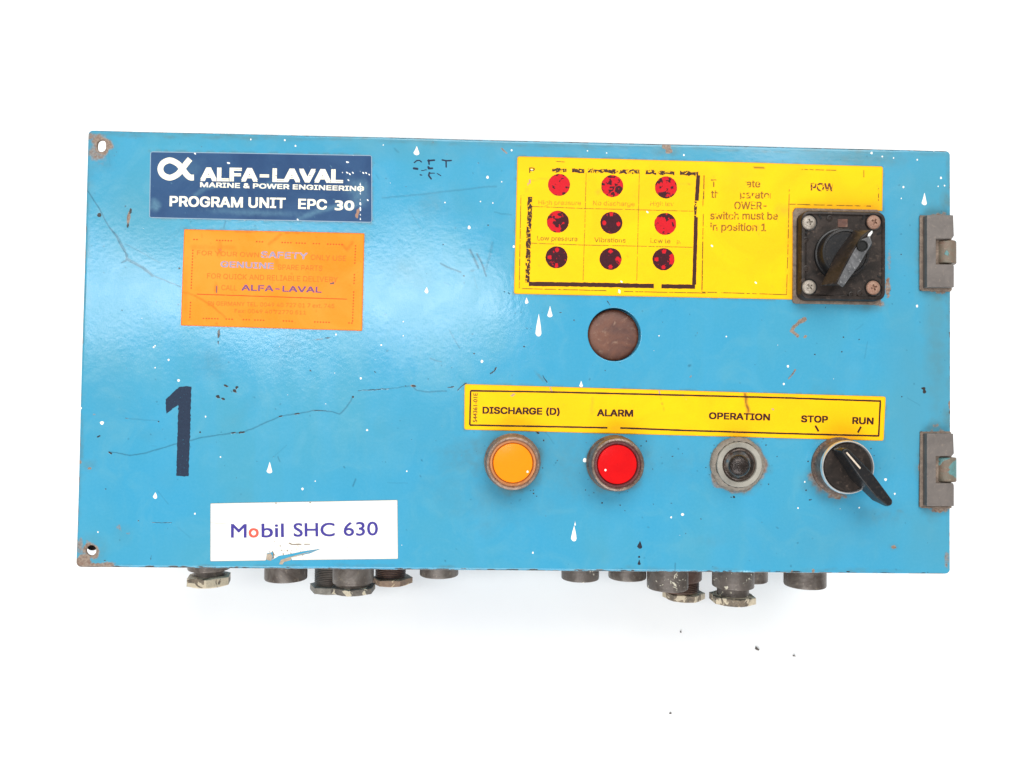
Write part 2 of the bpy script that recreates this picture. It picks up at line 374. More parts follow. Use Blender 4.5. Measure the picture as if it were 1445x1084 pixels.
M['chrome'] = m_metal('chrome_bezel', (0.85, 0.85, 0.85), (0.70, 0.70, 0.69), (0.9, 0.9, 0.9), .30, .75, 80, bmp=.03)
M['bakelite'] = m_metal('dusty_black_plastic', (0.008, 0.009, 0.011), (0.014, 0.013, 0.013), (0.045, 0.036, 0.03), .33, 0, 120, bmp=.15, spec=.28)
M['bakelite_brown'] = m_metal('brown_dusty_black_plastic', (0.014, 0.012, 0.011), (0.038, 0.029, 0.025), (0.085, 0.062, 0.05), .36, 0, 90, bmp=.15, spec=.15)
M['knob_grey'] = m_metal('scuffed_grip_top', (0.05, 0.052, 0.055), (0.13, 0.13, 0.135), (0.30, 0.30, 0.30), .32, .0, 160, bmp=.3)
M['screw'] = m_metal('pale_screw', (0.33, 0.295, 0.25), (0.23, 0.195, 0.16), (0.44, 0.40, 0.35), .38, .35, 500, bmp=.3)
M['screw_rust'] = m_metal('rusty_screw', (0.24, 0.12, 0.08), (0.30, 0.185, 0.13), (0.16, 0.06, 0.04), .5, .2, 500, bmp=.5)
M['pointer'] = m_metal('worn_pointer_mark', (0.48, 0.38, 0.28), (0.62, 0.54, 0.44), (0.30, 0.2, 0.13), .5, 0, 900)
M['silver'] = m_metal('silver_pointer', (0.75, 0.75, 0.72), (0.5, 0.5, 0.48), (0.8, 0.8, 0.8), .3, .3, 500)
def m_lens(name, c1, c2):
    s = N(name); a = s.noise(160, 3); return s.fin(s.mix(a, c1, c2), .22, s.bump(s.noise(500, 2), .05), spec=.18)
M['amber'] = m_lens('amber_lens_plastic', (0.86, 0.245, 0.006), (0.84, 0.215, 0.006))
M['red'] = m_lens('red_lens_plastic', (0.62, 0.005, 0.006), (0.46, 0.003, 0.006))
def m_ind():
    s = N('red_indicator_film'); d = s.attr('dark'); b = s.noise(900, 3)
    c = s.mix(s.ramp(d, .3, .65), s.mix(b, (0.40, 0.004, 0.010), (0.58, 0.008, 0.018)), s.mix(b, (0.022, 0.004, 0.007), (0.06, 0.008, 0.016)))
    return s.fin(c, .5, s.bump(d, .2, .0003), spec=.12)
M['indicator'] = m_ind()
def m_floor():
    s = N('white_surface'); a = s.noise(7, 4, .6); b = s.noise(260, 3)
    c = s.mix(s.ramp(a, .3, .7), (0.80, 0.80, 0.805), (0.83, 0.83, 0.825)); c = s.mix(s.ramp(b, .6, .8, 0, .12), c, (0.7, 0.7, 0.7))
    return s.fin(c, .6, s.bump(s.noise(300, 4), .08, .0004), spec=.3)
M['floor'] = m_floor()

# ------------------------------------------------------------------ the white surface
me = bpy.data.meshes.new('floor'); me.from_pydata([(-4, -4, 0), (4, -4, 0), (4, 4, 0), (-4, 4, 0)], [], [(0, 1, 2, 3)])
fl = link('floor', me, M['floor']); fl['kind'] = 'structure'

# ------------------------------------------------------------------ the box
ROOT = bpy.data.objects.new('control_box', None); S.collection.objects.link(ROOT); ROOT.empty_display_size = .1
ROOT['label'] = 'worn blue control box with yellow labels, knobs and cable glands on a white surface'
ROOT['category'] = 'control box'

# enclosure body behind the door
def box(name, x0, x1, y0, y1, z0, z1, mat, parent, bev=.001):
    V = [(x, y, z) for z in (z0, z1) for x, y in ((x0, y0), (x1, y0), (x1, y1), (x0, y1))]
    return prism(name, V[:4], V[4:], mat, parent, bev, 2)
box('enclosure_body', -.192, .227, -.104, .104, -HP + .0005, -.0063, M['body'], ROOT, .002)

# door panel
CELL = 0.00042
nu, nv = int(PW / CELL) + 1, int(PH / CELL) + 1
D = Sheet([(-PW / 2, PH / 2), (PW / 2, PH / 2), (PW / 2, -PH / 2), (-PW / 2, -PH / 2)], np.linspace(0, 1, nu), np.linspace(0, 1, nv), world=True)
def capsule(cx, cy, r, half=0.0):
    c = P(cx, cy); mm = mm_at()
    def f(x, y):
        dy = np.abs(y - c[1]) - half * mm; dy = np.maximum(dy, 0); return np.hypot(x - c[0], dy) - r * mm
    return f
HOLES = [capsule(143, 206, 6.2, 2.2), capsule(128.3, 776.8, 7.2), capsule(867, 472, 38)]
for h in HOLES: D.cut(h, CELL)
# corners and folded edge
ex = np.minimum(D.x + PW / 2, PW / 2 - D.x); ey = np.minimum(D.y + PH / 2, PH / 2 - D.y); rr = .0028
cornx = np.maximum(rr - ex, 0); corny = np.maximum(rr - ey, 0); incorn = (cornx > 0) & (corny > 0)
dist = np.where(incorn, rr - np.hypot(cornx, corny), np.minimum(ex, ey))
# pull the square corners onto the round corner
k = np.where(incorn & (dist < 0), rr / np.maximum(np.hypot(cornx, corny), 1e-9), 1.0)
sx = np.sign(D.x); sy = np.sign(D.y)
D.x = np.where(k < 1, sx * (PW / 2 - rr + cornx * k), D.x); D.y = np.where(k < 1, sy * (PH / 2 - rr + corny * k), D.y); dist = np.maximum(dist, 0)
br = .0016; t = np.clip(br - dist, 0, br); D.z = -(br - np.sqrt(np.maximum(br * br - t * t, 0)))

# --- wear and painted shade on the door (positions read off the photograph)
b, L = D.blob, D.line
for a in ((143, 206, 19, 19, .95), (136, 214, 18, 22, .6), (128, 180+12, 20, 7, .6)): b('rust', a[0], a[1], a[2], a[3], 0, a[4], .5, .35)
b('grime_shade', 140, 212, 34, 34, 0, .55, .9, .3); b('grime_shade', 124, 250, 12, 50, 0, .3, .9, .3)
b('rust', 128, 777, 17, 16, 0, .9, .5, .4); b('rust', 118, 792, 16, 12, 0, 1, .5, .4); b('rust', 130, 799, 36, 5, 0, .95, .4, .4); b('rust', 152, 797, 14, 6, 0, .7, .5, .4); b('rust', 112, 770, 8, 22, 0, .62, .6, .4)
b('grime_shade', 126, 780, 34, 30, 0, .4, .9, .3); b('rust', 168, 745, 5, 9, -30, .5, .6, .5); b('rust', 181, 753, 6, 3, 0, .5, .6, .5); b('fade_shade', 170, 752, 18, 22, -20, .4, .9)
# edges rubbed bare here and there
for i in range(80):
    x = random.uniform(190, 1335); yt = 182.5 + (x - 123) * 29.5 / 1219.5; b('chip', x, yt + .8, random.uniform(3, 16), 1.6, 0, random.uniform(.5, .9), .6, .3)
for i in range(80):
    x = random.uniform(160, 1335); yb = 801 + (x - 106) * 10 / 1236.5; b('chip', x, yb - random.uniform(.5, 3), random.uniform(3, 14), 1.5, 0, random.uniform(.45, .85), .6, .3)
for i in range(32):
    y = random.uniform(240, 780); xl = 123 - (y - 182) * 17 / 619; b('rust', xl + 1.2, y, 2, random.uniform(3, 14), 0, random.uniform(.5, .9), .6, .3)
for i in range(22):
    y = random.uniform(240, 800); b('chip', 1341, y, 1.8, random.uniform(2, 9), 0, random.uniform(.5, .9), .6, .3)
L('chip', [(135, 183.6), (640, 195.9), (900, 202.3), (1335, 212.9)], 1.6, .9, gap=.30, wob=.3)  # shade of the turned top edge, painted as a dark line
L('chip', [(112, 800.2), (600, 804.2), (1335, 810)], 1.3, .8, gap=.34, wob=.3)  # same for the lower fold: its shade painted as a dark line
for x, y in ((240, 193), (262, 190), (300, 194), (330, 193), (352, 195), (375, 193)): b('grime_shade', x, y, 22, 4, 2, .5, .8)
b('rust', 940, 206, 9, 6, 20, 1, .4, .4); b('rust', 944, 212, 6, 6, 0, .9, .5, .4); b('grime_shade', 940, 213, 24, 13, 0, .6, .8)
b('grime_shade', 1210, 224, 95, 13, 1, .42, .9); b('fade_shade', 1100, 214, 260, 14, 1.5, .55, .9); b('fade_shade', 1295, 300, 60, 130, 0, .5, .9); b('fade_shade', 1290, 560, 60, 220, 0, .55, .9); b('fade_shade', 1310, 750, 60, 80, 0, .5, .9)  # duller blue blobs here and below paint uneven light at top and right
b('fade_shade', 730, 196, 640, 34, 1.3, .75, .9); b('fade_shade', 1180, 215, 240, 40, 1.5, .8, .9); b('fade_shade', 1320, 420, 40, 330, 0, .8, .9); b('fade_shade', 112, 420, 22, 300, 1, .6, .9); b('grime_shade', 1322, 500, 24, 120, 0, .3, .9)
b('fade_shade', 180, 300, 80, 120, 0, .45, .9); b('fade_shade', 560, 210, 260, 26, 1, .4, .9); b('fade_shade', 150, 520, 50, 200, 0, .25, .9)
for i in range(70):   # grime gathered along the edges and round the labels
    x = random.uniform(130, 1335); b('grime_shade', x, 186 + (x - 123) * .0242 + random.uniform(0, 5), random.uniform(10, 40), random.uniform(2, 5), 1.5, random.uniform(.2, .6), .9, .45, 5)
for i in range(36):
    y = random.uniform(200, 800); b('grime_shade', 125 - (y - 182) * .0275 + random.uniform(-2, 3), y, random.uniform(2, 5), random.uniform(8, 34), 0, random.uniform(.2, .55), .9, .45, 5); b('grime_shade', 1338 + random.uniform(-3, 2), random.uniform(220, 805), random.uniform(2, 6), random.uniform(8, 30), 0, random.uniform(.2, .5), .9, .45, 5)
for i in range(40):
    x = random.uniform(115, 1335); b('grime_shade', x, 797 + (x - 106) * .0081 + random.uniform(-3, 2), random.uniform(8, 34), random.uniform(1.5, 4), 0, random.uniform(.2, .5), .9, .45, 5)
for q in (((211, 213), (525, 219), (525, 315), (211, 308)), ((260, 323), (514, 329), (511, 467), (256, 460)), ((730, 220), (1246, 235), (1246, 297)), ((1117, 423), (725, 415), (730, 220)), ((655, 542), (1250, 560), (1247, 622), (655, 606), (655, 542))): L('grime_shade', list(q), 3.0, .5, gap=.36)
# left part
b('chip', 140, 303.5, 4.2, 4, 0, 1, .5); b('chip', 184, 298, 2.6, 6, 8, 1, .5); b('rust', 181.5, 308, 3.2, 12, 8, 1, .5, .2); b('chip', 180.5, 318, 2, 4, 8, .9, .5); b('chip', 177, 291, 1.5, 3, 30, .6, .5)
L('scratch', [(116, 260), (128, 275), (143, 300), (155, 323), (165, 332), (177, 354), (178, 364), (190, 370), (205, 379), (217, 389), (255, 405)], 1.0, .8); L('scratch', [(177, 345), (200, 356), (225, 371)], 1.0, .4)
L('scratch', [(155, 322), (164, 334), (176, 356), (180, 360), (178, 368), (172, 371)], 1.2, .95)
L('scratch', [(178, 366), (200, 378), (206, 382), (215, 390)], 1.3, .95)
b('chip', 309, 471, 2.3, 9, 3, 1, .5); b('chip', 308, 484, 1.3, 5, 0, .7, .5); b('chip', 253, 379, 2, 1.6, 0, 1, .5)
L('scratch', [(318, 312), (316, 322)], 1.2, .6); b('chip', 172, 438, 1.6, 1.6, 0, .8, .5)
for x, y, rx, ry, an in ((320, 545, 5, 2.2, 20), (331, 552, 4, 3, 40), (334, 547, 3, 2.5, -40), (308, 560, 5, 3, 30), (315, 563, 4, 2, 20)): b('chip', x, y, rx, ry, an, .95, .5, .45)
L('scratch', [(154, 638), (165, 639), (184, 643), (205, 639.5), (240, 629), (282, 618), (324, 611.5), (342, 610), (359, 604), (380, 594), (398, 587), (419, 584), (445, 579), (463, 580), (479, 584.5), (489, 575), (498, 560)], .95, .8)
L('chip', [(154, 638), (157, 640)], 1.6, .9); L('chip', [(327, 611.5), (332, 610.5)], 1.4, .9); L('chip', [(338, 610.5), (344, 609.5)], 1.7, 1); L('chip', [(394, 588), (398, 587)], 1.3, .9); L('chip', [(416, 584.5), (422, 583.5)], 1.5, .9); L('chip', [(440, 579.5), (460, 579)], .9, .7)
b('chip', 498, 560, 2, 2, 0, .9, .5); L('chip', [(505, 551.5), (530, 549.8), (549, 549)], 1.0, .8)
L('scratch', [(549, 549), (572, 545), (584, 545)], .9, .6); b('chip', 572, 545, 1.8, 1, 0, .8, .5); b('rust', 583, 544.5, 5.5, 2.5, 5, .9, .5); b('chip', 584, 545, 5, 2, 10, .8, .5); L('scratch', [(583, 546), (588, 551), (600, 553), (618, 552.5), (630, 551.5)], 1.1, .7)
L('chip', [(632, 547), (640, 546)], 1.3, .8); b('chip', 637.5, 546.3, 2.4, 1.2, 0, .8, .5); L('chip', [(646, 551), (652, 545), (658, 540.5)], 1.2, .8)
L('chip', [(177, 590), (181, 590.6)], 1.2, .6); L('scratch', [(181, 590.6), (224, 594)], .8, .35); b('chip', 224, 595, 1.5, 2, 0, .7, .5); b('chip', 282, 610, 2, 2, 0, .9, .5)
b('chip', 139, 616, 4, 1.6, -25, .9, .5); b('rust', 133, 585, 3, 2, 0, .6, .5); b('rust', 112, 652, 4, 3.5, 0, 1, .5); b('rust', 126, 661, 4, 2.6, 0, .8, .5); b('grime_shade', 124, 656, 16, 12, 0, .4, .9)
L('chip', [(214, 737.3), (224, 737.8), (242, 737.6)], .9, .7); b('chip', 195, 735, 1.6, 1.4, 0, .8, .5); L('chip', [(213.5, 784), (212.8, 790)], 1.0, .8); b('chip', 148, 791, 3, 1.2, 0, .8, .5)
L('scratch', [(392, 645), (395, 651)], 1.1, .5); L('scratch', [(502, 676), (498, 686)], 1.1, .7); b('chip', 438, 523, 2.6, 1.2, 35, .8, .5); b('chip', 529, 525, 2.8, 1.3, 40, .7, .5); b('chip', 427, 497, 3, .9, 15, .6, .5); b('chip', 482, 631, 1.6, 1.8, 0, .3, .5)
b('rust', 450, 479, 14, 2, -5, .55, .6); b('chip', 462, 477, 7, 1.3, 0, .6, .5)
# smudged remains of stencilled letters near the top
for pts, wd in (([(584.5, 230), (588, 227), (592, 226.6), (595, 229)], 1.1), ([(604, 227), (613, 226.2)], 1.6), ([(605, 226), (605.5, 232)], 1.4), ([(624, 226), (631, 227), (637, 226.6)], 1.3), ([(629.5, 227), (629.6, 236)], 1.3),
                ([(584, 238), (589, 238.6)], 2.0), ([(604.5, 236), (605, 238), (610, 237.8)], 1.8), ([(606, 244), (605, 248), (608.5, 252.5)], 1.5), ([(606, 245), (613, 244.6)], .9), ([(595, 241), (602, 240)], .8), ([(617, 245), (622, 248)], .8), ([(593, 247), (595, 247.4)], 1.2)): L('ink', pts, wd, 1, wob=.12)
for x, y in ((573, 263.5), (630.5, 217.6), (611, 200.5), (632, 196), (688.5, 317.5), (675, 230)): b('chip', x, y, 2, 1.2, 10, .6, .5)
L('scratch', [(540, 279.5), (600, 274), (645, 268.5), (690, 263), (700, 263)], 1.5, .35); L('rust', [(708, 210), (715, 216)], 1.8, .75); L('scratch', [(557, 210), (562, 215)], 1.5, .35)
L('scratch', [(698, 299), (708, 302), (722, 303)], 1.2, .35)
L('scratch', [(663, 353), (668, 362), (675, 378)], 1.9, .85); L('scratch', [(673, 358), (681, 374), (686, 390)], 1.5, .9); L('scratch', [(695, 343), (690, 365), (686, 380)], 2.2, .35); L('scratch', [(622, 372), (636, 379), (650, 384)], 1.4, .75); b('scratch', 667, 382, 5, 2, -20, .5, .6); b('chip', 654.5, 389.5, 1.6, 1.4, 0, .9, .5); b('chip', 689, 318, 1.4, 1.2, 0, .8, .5)
L('scratch', [(634, 466), (648, 491)], 1, .4); b('chip', 727, 442, 1.5, 1.3, 0, .8, .5); b('chip', 791, 441, 2.4, 1, 0, .85, .5); b('chip', 739.5, 489.5, 2, 1.3, 10, .8, .5); b('chip', 669, 499, 2.4, 1.3, 25, .8, .5)
L('chip', [(700, 519), (697, 524), (692, 527.5)], 1.3, .85); b('chip', 699, 521, 1.4, 3, 20, .9, .5); L('scratch', [(607, 506), (623, 511)], .9, .6); L('scratch', [(643, 482), (649, 491)], .9, .5)
b('chip', 718, 414, 4, 1.5, 40, .6, .5); b('chip', 712, 412, 2, 1.4, 0, .6, .5); L('chip', [(857, 425), (861, 431)], 1.4, .6); b('grime_shade', 762, 532, 14, 3, 50, .6, .8); L('chip', [(766, 530), (772, 540)], 1.5, .6)
b('chip', 836, 516, 1.4, 1.2, 0, .6, .5); b('chip', 854, 523, 1.4, 1.2, 0, .6, .5)
# around the push-button lamps, toggle and selector
for x, y, r in ((724, 655, 46), (868, 657, 47), (1043, 657, 46)): b('grime_shade', x, y, r, r, 0, .8, .32, .35)  # grime rings darkened to paint in the contact shade of the knobs
b('grime_shade', 672, 642, 60, 34, -10, .42, .95, .4, 12); b('grime_shade', 700, 700, 110, 46, 0, .20, .95, .4, 20); b('grime_shade', 800, 655, 80, 60, 0, .24, .95, .4, 20); b('grime_shade', 960, 655, 90, 40, 0, .14, .95, .4, 20); b('fade_shade', 760, 640, 260, 110, 0, .30, .95, .4, 30); b('fade_shade', 1190, 760, 150, 60, 0, .35, .95, .4, 30)  # broad soft darkening across the lower centre and lower right
b('grime_shade', 702, 690, 30, 16, 30, .35, .9); b('grime_shade', 690, 632, 28, 14, 0, .35, .9); b('grime_shade', 762, 640, 16, 42, 0, .35, .9); b('grime_shade', 915, 645, 14, 36, 0, .3, .9); b('grime_shade', 816, 650, 26, 44, 0, .20, .9)  # soft dark patches beside the lamps
b('rust', 1043, 657, 42, 43, 0, .62, .14, .3); b('rust', 1173, 676, 38, 32, 35, .62, .5, .4); b('rust', 1176, 695, 26, 10, 20, .7, .5, .4); b('grime_shade', 1172, 676, 46, 42, 0, .6, .6)
b('grime_shade', 660, 636, 22, 8, -20, .4, .9); b('chip', 759, 611, 3, 2, 30, 1, .5); b('chip', 756, 609, 1.5, 1, 0, .9, .5)
for i in range(60):
    a = random.uniform(0, 6.28); q = random.choice(((724, 655), (871, 657), (1043, 657), (1185, 668))); r = random.uniform(38, 58); b('chip', q[0] + r * math.cos(a), q[1] + r * math.sin(a), random.uniform(.8, 2.0), None, 0, .75, .5)
b('chip', 1036, 701, 2.2, 3, 0, .8, .5, .5); b('scratch', 1097, 745, 3, 1.3, 30, .5, .5); b('grime_shade', 1270, 722, 10, 4, 0, .5, .8); b('grime_shade', 1245, 725, 46, 20, 0, .3, .9)
# around the power switch
b('grime_shade', 1188, 364, 78, 76, 0, .5, .3, .2); b('rust', 1188, 426, 64, 5, 1, .7, .5, .4); b('rust', 1253, 405, 5, 20, 0, .7, .5, .4); b('rust', 1255, 368, 4, 26, 0, .5, .6, .4); b('rust', 1238, 428, 14, 8, 0, .65, .6, .4); b('grime_shade', 1228, 432, 30, 14, 0, .45, .8)  # large first blob paints the switch's contact shade in with grime
L('rust', [(1137, 450.5), (1128, 454), (1121, 462), (1117, 467.5), (1125, 473)], 3.3, .95, wob=1.5); b('rust', 1136.5, 475, 4, 2.4, -35, .9, .5); b('chip', 1127, 458, 1.2, 2, 20, .8, .5)
# around the hinges
for y0, y1 in ((303, 405), (612, 714)):
    ym = (y0 + y1) / 2; b('rust', 1322, ym, 25, 61, 0, .8, .12, .25); b('grime_shade', 1322, ym, 32, 72, 0, .6, .3, .3); b('rust', 1326, y1 + 4, 18, 7, 0, .9, .5, .4); b('grime_shade', 1336, y0 - 20, 12, 26, 0, .6, .8)
b('chip', 1304, 552, 3.2, 5, -10, 1, .5); b('chip', 1303, 548, 4.5, 2, 0, .9, .5); b('chip', 1341, 582, 2.4, 4, 0, 1, .5); b('rust', 1340, 572, 3, 8, 0, .7, .5); b('rust', 1261, 772, 4.2, 3.2, 0, 1, .5, .4); b('grime_shade', 1261, 772, 9, 7, 0, .4, .9); b('rust', 1336, 790, 6, 18, 0, .6, .6)
b('rust', 1118, 808, 2, 5, 0, .9, .5); b('rust', 1148, 806, 3, 5, 0, .8, .5); b('rust', 975, 531, 4, 2, -50, .7, .5); L('rust', [(1113, 535), (1120, 526), (1122, 522)], 1.9, .75); L('chip', [(1112, 534), (1121, 524)], 1.0, .7); b('scratch', 973, 516, 4, 2.4, -40, .6, .5)
L('scratch', [(953, 795), (953, 806)], 1.0, .7); b('pale', 1052, 808, 12, 3, 0, .9, .6, .5); b('pale', 1056, 809, 16, 2, 0, .7, .6, .5)
for x, y in ((1212, 479), (1165, 434), (1272, 359), (1256, 410), (1190, 476), (1150, 500), (935, 455), (810, 452), (984, 470), (1340, 440), (1340, 470), (949, 644), (721, 710), (849, 710), (963, 640), (947, 710), (1272, 560)): b('chip', x, y, random.uniform(1, 2), random.uniform(1, 1.8), 0, .8, .5)
for i in range(300):
    x = random.uniform(115, 1335); y = random.uniform(190, 805); r = random.uniform(.7, 1.4)
    b(random.choice(('chip', 'scratch', 'scratch')), x, y, r * random.uniform(1, 2), r, random.uniform(0, 180), random.uniform(.45, .8), .6)
for i in range(34):
    x = random.uniform(130, 1300); y = random.uniform(200, 790); a = random.uniform(0, 6.28); l = random.uniform(6, 34); L('scratch', [(x, y), (x + l * math.cos(a), y + l * math.sin(a))], .8, random.uniform(.15, .35))
for i in range(34):
    x = random.uniform(140, 1300); y = random.uniform(215, 780); b(random.choice(('fade_shade', 'fade_shade', 'grime_shade')), x, y, random.uniform(15, 60), random.uniform(10, 40), random.uniform(0, 180), random.uniform(.12, .3), .95, .5, 14)
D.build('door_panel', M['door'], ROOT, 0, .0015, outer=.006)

# latch stud seen through the lower left hole, blanking disc in the large hole
c = P(129.5, 768.5, -.008); lathe('latch_stud', [(.0001, 0), (.0030, 0), (.0034, -.0006), (.0034, -.003), (.0001, -.003)], c, M['plug'], ROOT, 24)
c = P(867, 472, 0); c = (c[0], c[1], -.0038); plug = lathe('blanking_plug', [(.0001, .0003), (.008, .0002), (.0125, 0), (.0136, -.0003), (.01395, -.0007), (.01395, -.0022), (.0001, -.0022)], c, M['plug'], ROOT, 64)
plug['label'] = 'rusty brown round blanking disc'

# ------------------------------------------------------------------ labels (stickers)
ZS = .00022; ZT = .00030
def quadsheet(name, quad, mat, label, cell=.0009, us=None, vs=None, cuts=(), edge_w=2.0, rad=3.0, prep=None):
    q = quad; Lx = math.dist(q[0], q[1]) * mm_at(); Ly = math.dist(q[0], q[3]) * mm_at()
    us = np.linspace(0, 1, int(Lx / cell) + 2) if us is None else us; vs = np.linspace(0, 1, int(Ly / cell) + 2) if vs is None else vs
    s = Sheet(quad, us, vs)
    # rounded corners: pull in
    if rad > 0:
        ru = rad * mm_at() / Lx; rv = rad * mm_at() / Ly
        U, V = s.U, s.V; eu = np.minimum(U, 1 - U) / ru; ev = np.minimum(V, 1 - V) / rv
        a = np.maximum(1 - eu, 0); bb = np.maximum(1 - ev, 0); h = np.hypot(a, bb); kk = np.where((a > 0) & (bb > 0) & (h > 1), 1 / np.maximum(h, 1e-9), 1)
        nu_ = np.where(U < .5, (1 - a * kk) * ru, 1 - (1 - a * kk) * ru); nv_ = np.where(V < .5, (1 - bb * kk) * rv, 1 - (1 - bb * kk) * rv)
        U2 = np.where(kk < 1, nu_, U); V2 = np.where(kk < 1, nv_, V)
        p = [np.array(P(*t)[:2]) for t in quad]
        pt = p[0] * ((1 - U2) * (1 - V2))[..., None] + p[1] * (U2 * (1 - V2))[..., None] + p[2] * (U2 * V2)[..., None] + p[3] * ((1 - U2) * V2)[..., None]
        s.x = pt[..., 0]; s.y = pt[..., 1]
    e = np.minimum(np.minimum(s.U, 1 - s.U) * Lx, np.minimum(s.V, 1 - s.V) * Ly) / mm_at()
    s.ch['edge'] = np.clip(1 - e / edge_w, 0, 1)
    for n in ('stain', 'chip', 'scratch', 'white'): s.chan(n)
    for cfun in cuts: s.cut(cfun, cell)
    if prep: prep(s)
    o = s.build(name, mat, ROOT, ZS, .0002); o['label'] = label
    return o

FONT = None; MONO = None
try:
    fd = os.path.join(bpy.utils.resource_path('LOCAL'), 'datafiles', 'fonts', 'Inter.woff2')
    if os.path.exists(fd): FONT = bpy.data.fonts.load(fd)
except Exception: FONT = None
CAPH = {}
def raw(s, font, space=1.0):
    """outlines of a line of type, filled by winding number (letter outlines may overlap)"""
    cu = bpy.data.curves.new('t', 'FONT'); cu.body = s; cu.size = 1; cu.space_character = space
    if font: cu.font = font
    ob = bpy.data.objects.new('t', cu); S.collection.objects.link(ob); bpy.context.view_layer.update()
    cc = ob.to_curve(bpy.context.evaluated_depsgraph_get())
    loops = []
    for sp in cc.splines:
        bp = sp.bezier_points; n = len(bp); pts = []
        for i in range(n):
            p, q = bp[i], bp[(i + 1) % n]
            straight = p.handle_right_type == 'VECTOR' and q.handle_left_type == 'VECTOR'
            if not straight:
                d = (q.co - p.co).length; dev = max(abs((h - p.co).to_2d().cross((q.co - p.co).to_2d())) for h in (p.handle_right, q.handle_left)) / max(d, 1e-6); straight = dev < 1e-4
            if straight: pts.append((p.co.x, p.co.y))
            else: pts += [(v.x, v.y) for v in interpolate_bezier(p.co, p.handle_right, q.handle_left, q.co, 5)[:-1]]
        cl_ = [p for i, p in enumerate(pts) if math.dist(p, pts[i - 1]) > 1e-5]
        if len(cl_) > 2: loops.append(cl_)
    ob.to_curve_clear(); bpy.data.objects.remove(ob); bpy.data.curves.remove(cu)
    return loops
def fill(loops):
    V = [Vector(p) for l in loops for p in l]; E = []; o_ = 0
    for l in loops: E += [(o_ + i, o_ + (i + 1) % len(l)) for i in range(len(l))]; o_ += len(l)
    v, e, f, *_ = delaunay_2d_cdt(V, E, [], 0, 1e-5)
    co = np.array([(p.x, p.y) for p in v]); T = np.array([t for t in f if len(t) == 3]); c = co[T].mean(1)
    wn = np.zeros(len(c), int)
    A = np.concatenate([np.array(l) for l in loops]); B = np.concatenate([np.roll(np.array(l), -1, 0) for l in loops])
    for i in range(0, len(A), 256):
        a, b = A[i:i + 256, None], B[i:i + 256, None]; cx, cy = c[None, :, 0], c[None, :, 1]
        L_ = (b[..., 0] - a[..., 0]) * (cy - a[..., 1]) - (cx - a[..., 0]) * (b[..., 1] - a[..., 1])
        wn += ((a[..., 1] <= cy) & (b[..., 1] > cy) & (L_ > 0)).sum(0) - ((a[..., 1] > cy) & (b[..., 1] <= cy) & (L_ < 0)).sum(0)
    T = T[wn != 0]
    return co, T
def text(s, p0, p1, cap, mat, parent, bold=0.0, z=ZT, name='lettering', space=1.0, plain=False, hide=()):
    """s is set from p0 to p1 (baseline ends in photo pixels) with capitals cap pixels high; bold spreads the strokes (in cap heights)"""
    font = None if plain else FONT
    loops = raw(s, font, space)
    if plain not in CAPH: CAPH[plain] = max(p[1] for l in raw('H', font) for p in l)
    capu = CAPH[plain]; bold = max(bold, 0)
    xs = [p[0] for l in loops for p in l]; x0, x1 = min(xs), max(xs)
    dx, dy = p1[0] - p0[0], p1[1] - p0[1]; L_ = math.hypot(dx, dy); nx, ny = dy / L_, -dx / L_; W_ = L_ / cap
    offs = [(sx_ * bold, sy_ * bold * .75) for sx_, sy_ in ((-1, -1), (1, -1), (1, 1), (-1, 1))] if bold > 0 else [(0, 0)]
    lp = [[(bold + (p[0] - x0) / (x1 - x0) * (W_ - 2 * bold) + ox, bold * .75 + p[1] / capu * (1 - 1.5 * bold) + oy) for p in l] for ox, oy in offs for l in loops]
    co, T = fill(lp)
    for h0, h1 in hide: cu_ = co[T].mean(1)[:, 0] / W_; T = T[(cu_ < h0) | (cu_ > h1)]
    al = co[:, 0] * cap; up = co[:, 1] * cap
    px = p0[0] + dx / L_ * al + nx * up; py = p0[1] + dy / L_ * al + ny * up
    X, Y = Pn(px, py); Z = z + warp(X, Y) + HP
    me = bpy.data.meshes.new(name); me.from_pydata([tuple(v) for v in np.stack([X, Y, Z], 1)], [], [tuple(int(q) for q in t) for t in T]); me.update()
    return fixup(link(name, me, mat, parent))
def flat(name, pts, mat, parent, z=ZT, faces=None):
    V = []
    for p in pts:
        q = P(*p); V.append((q[0], q[1], z + float(warp(np.array(q[0]), np.array(q[1])))))
    if faces is None:
        me = bpy.data.meshes.new(name); bm = bmesh.new(); vs = [bm.verts.new((v[0], v[1], v[2] + HP)) for v in V]; f = bm.faces.new(vs)
        bm.normal_update()
        if f.normal.z < 0: f.normal_flip()
        bmesh.ops.triangulate(bm, faces=[f]); bm.to_mesh(me); bm.free(); return link(name, me, mat, parent)
    return fixup(pymesh(name, V, faces, mat, parent))
def fixup(o):
    bm = bmesh.new(); bm.from_mesh(o.data); bm.normal_update()
    for f in bm.faces:
        if f.normal.z < 0: f.normal_flip()
    bm.to_mesh(o.data); bm.free(); return o
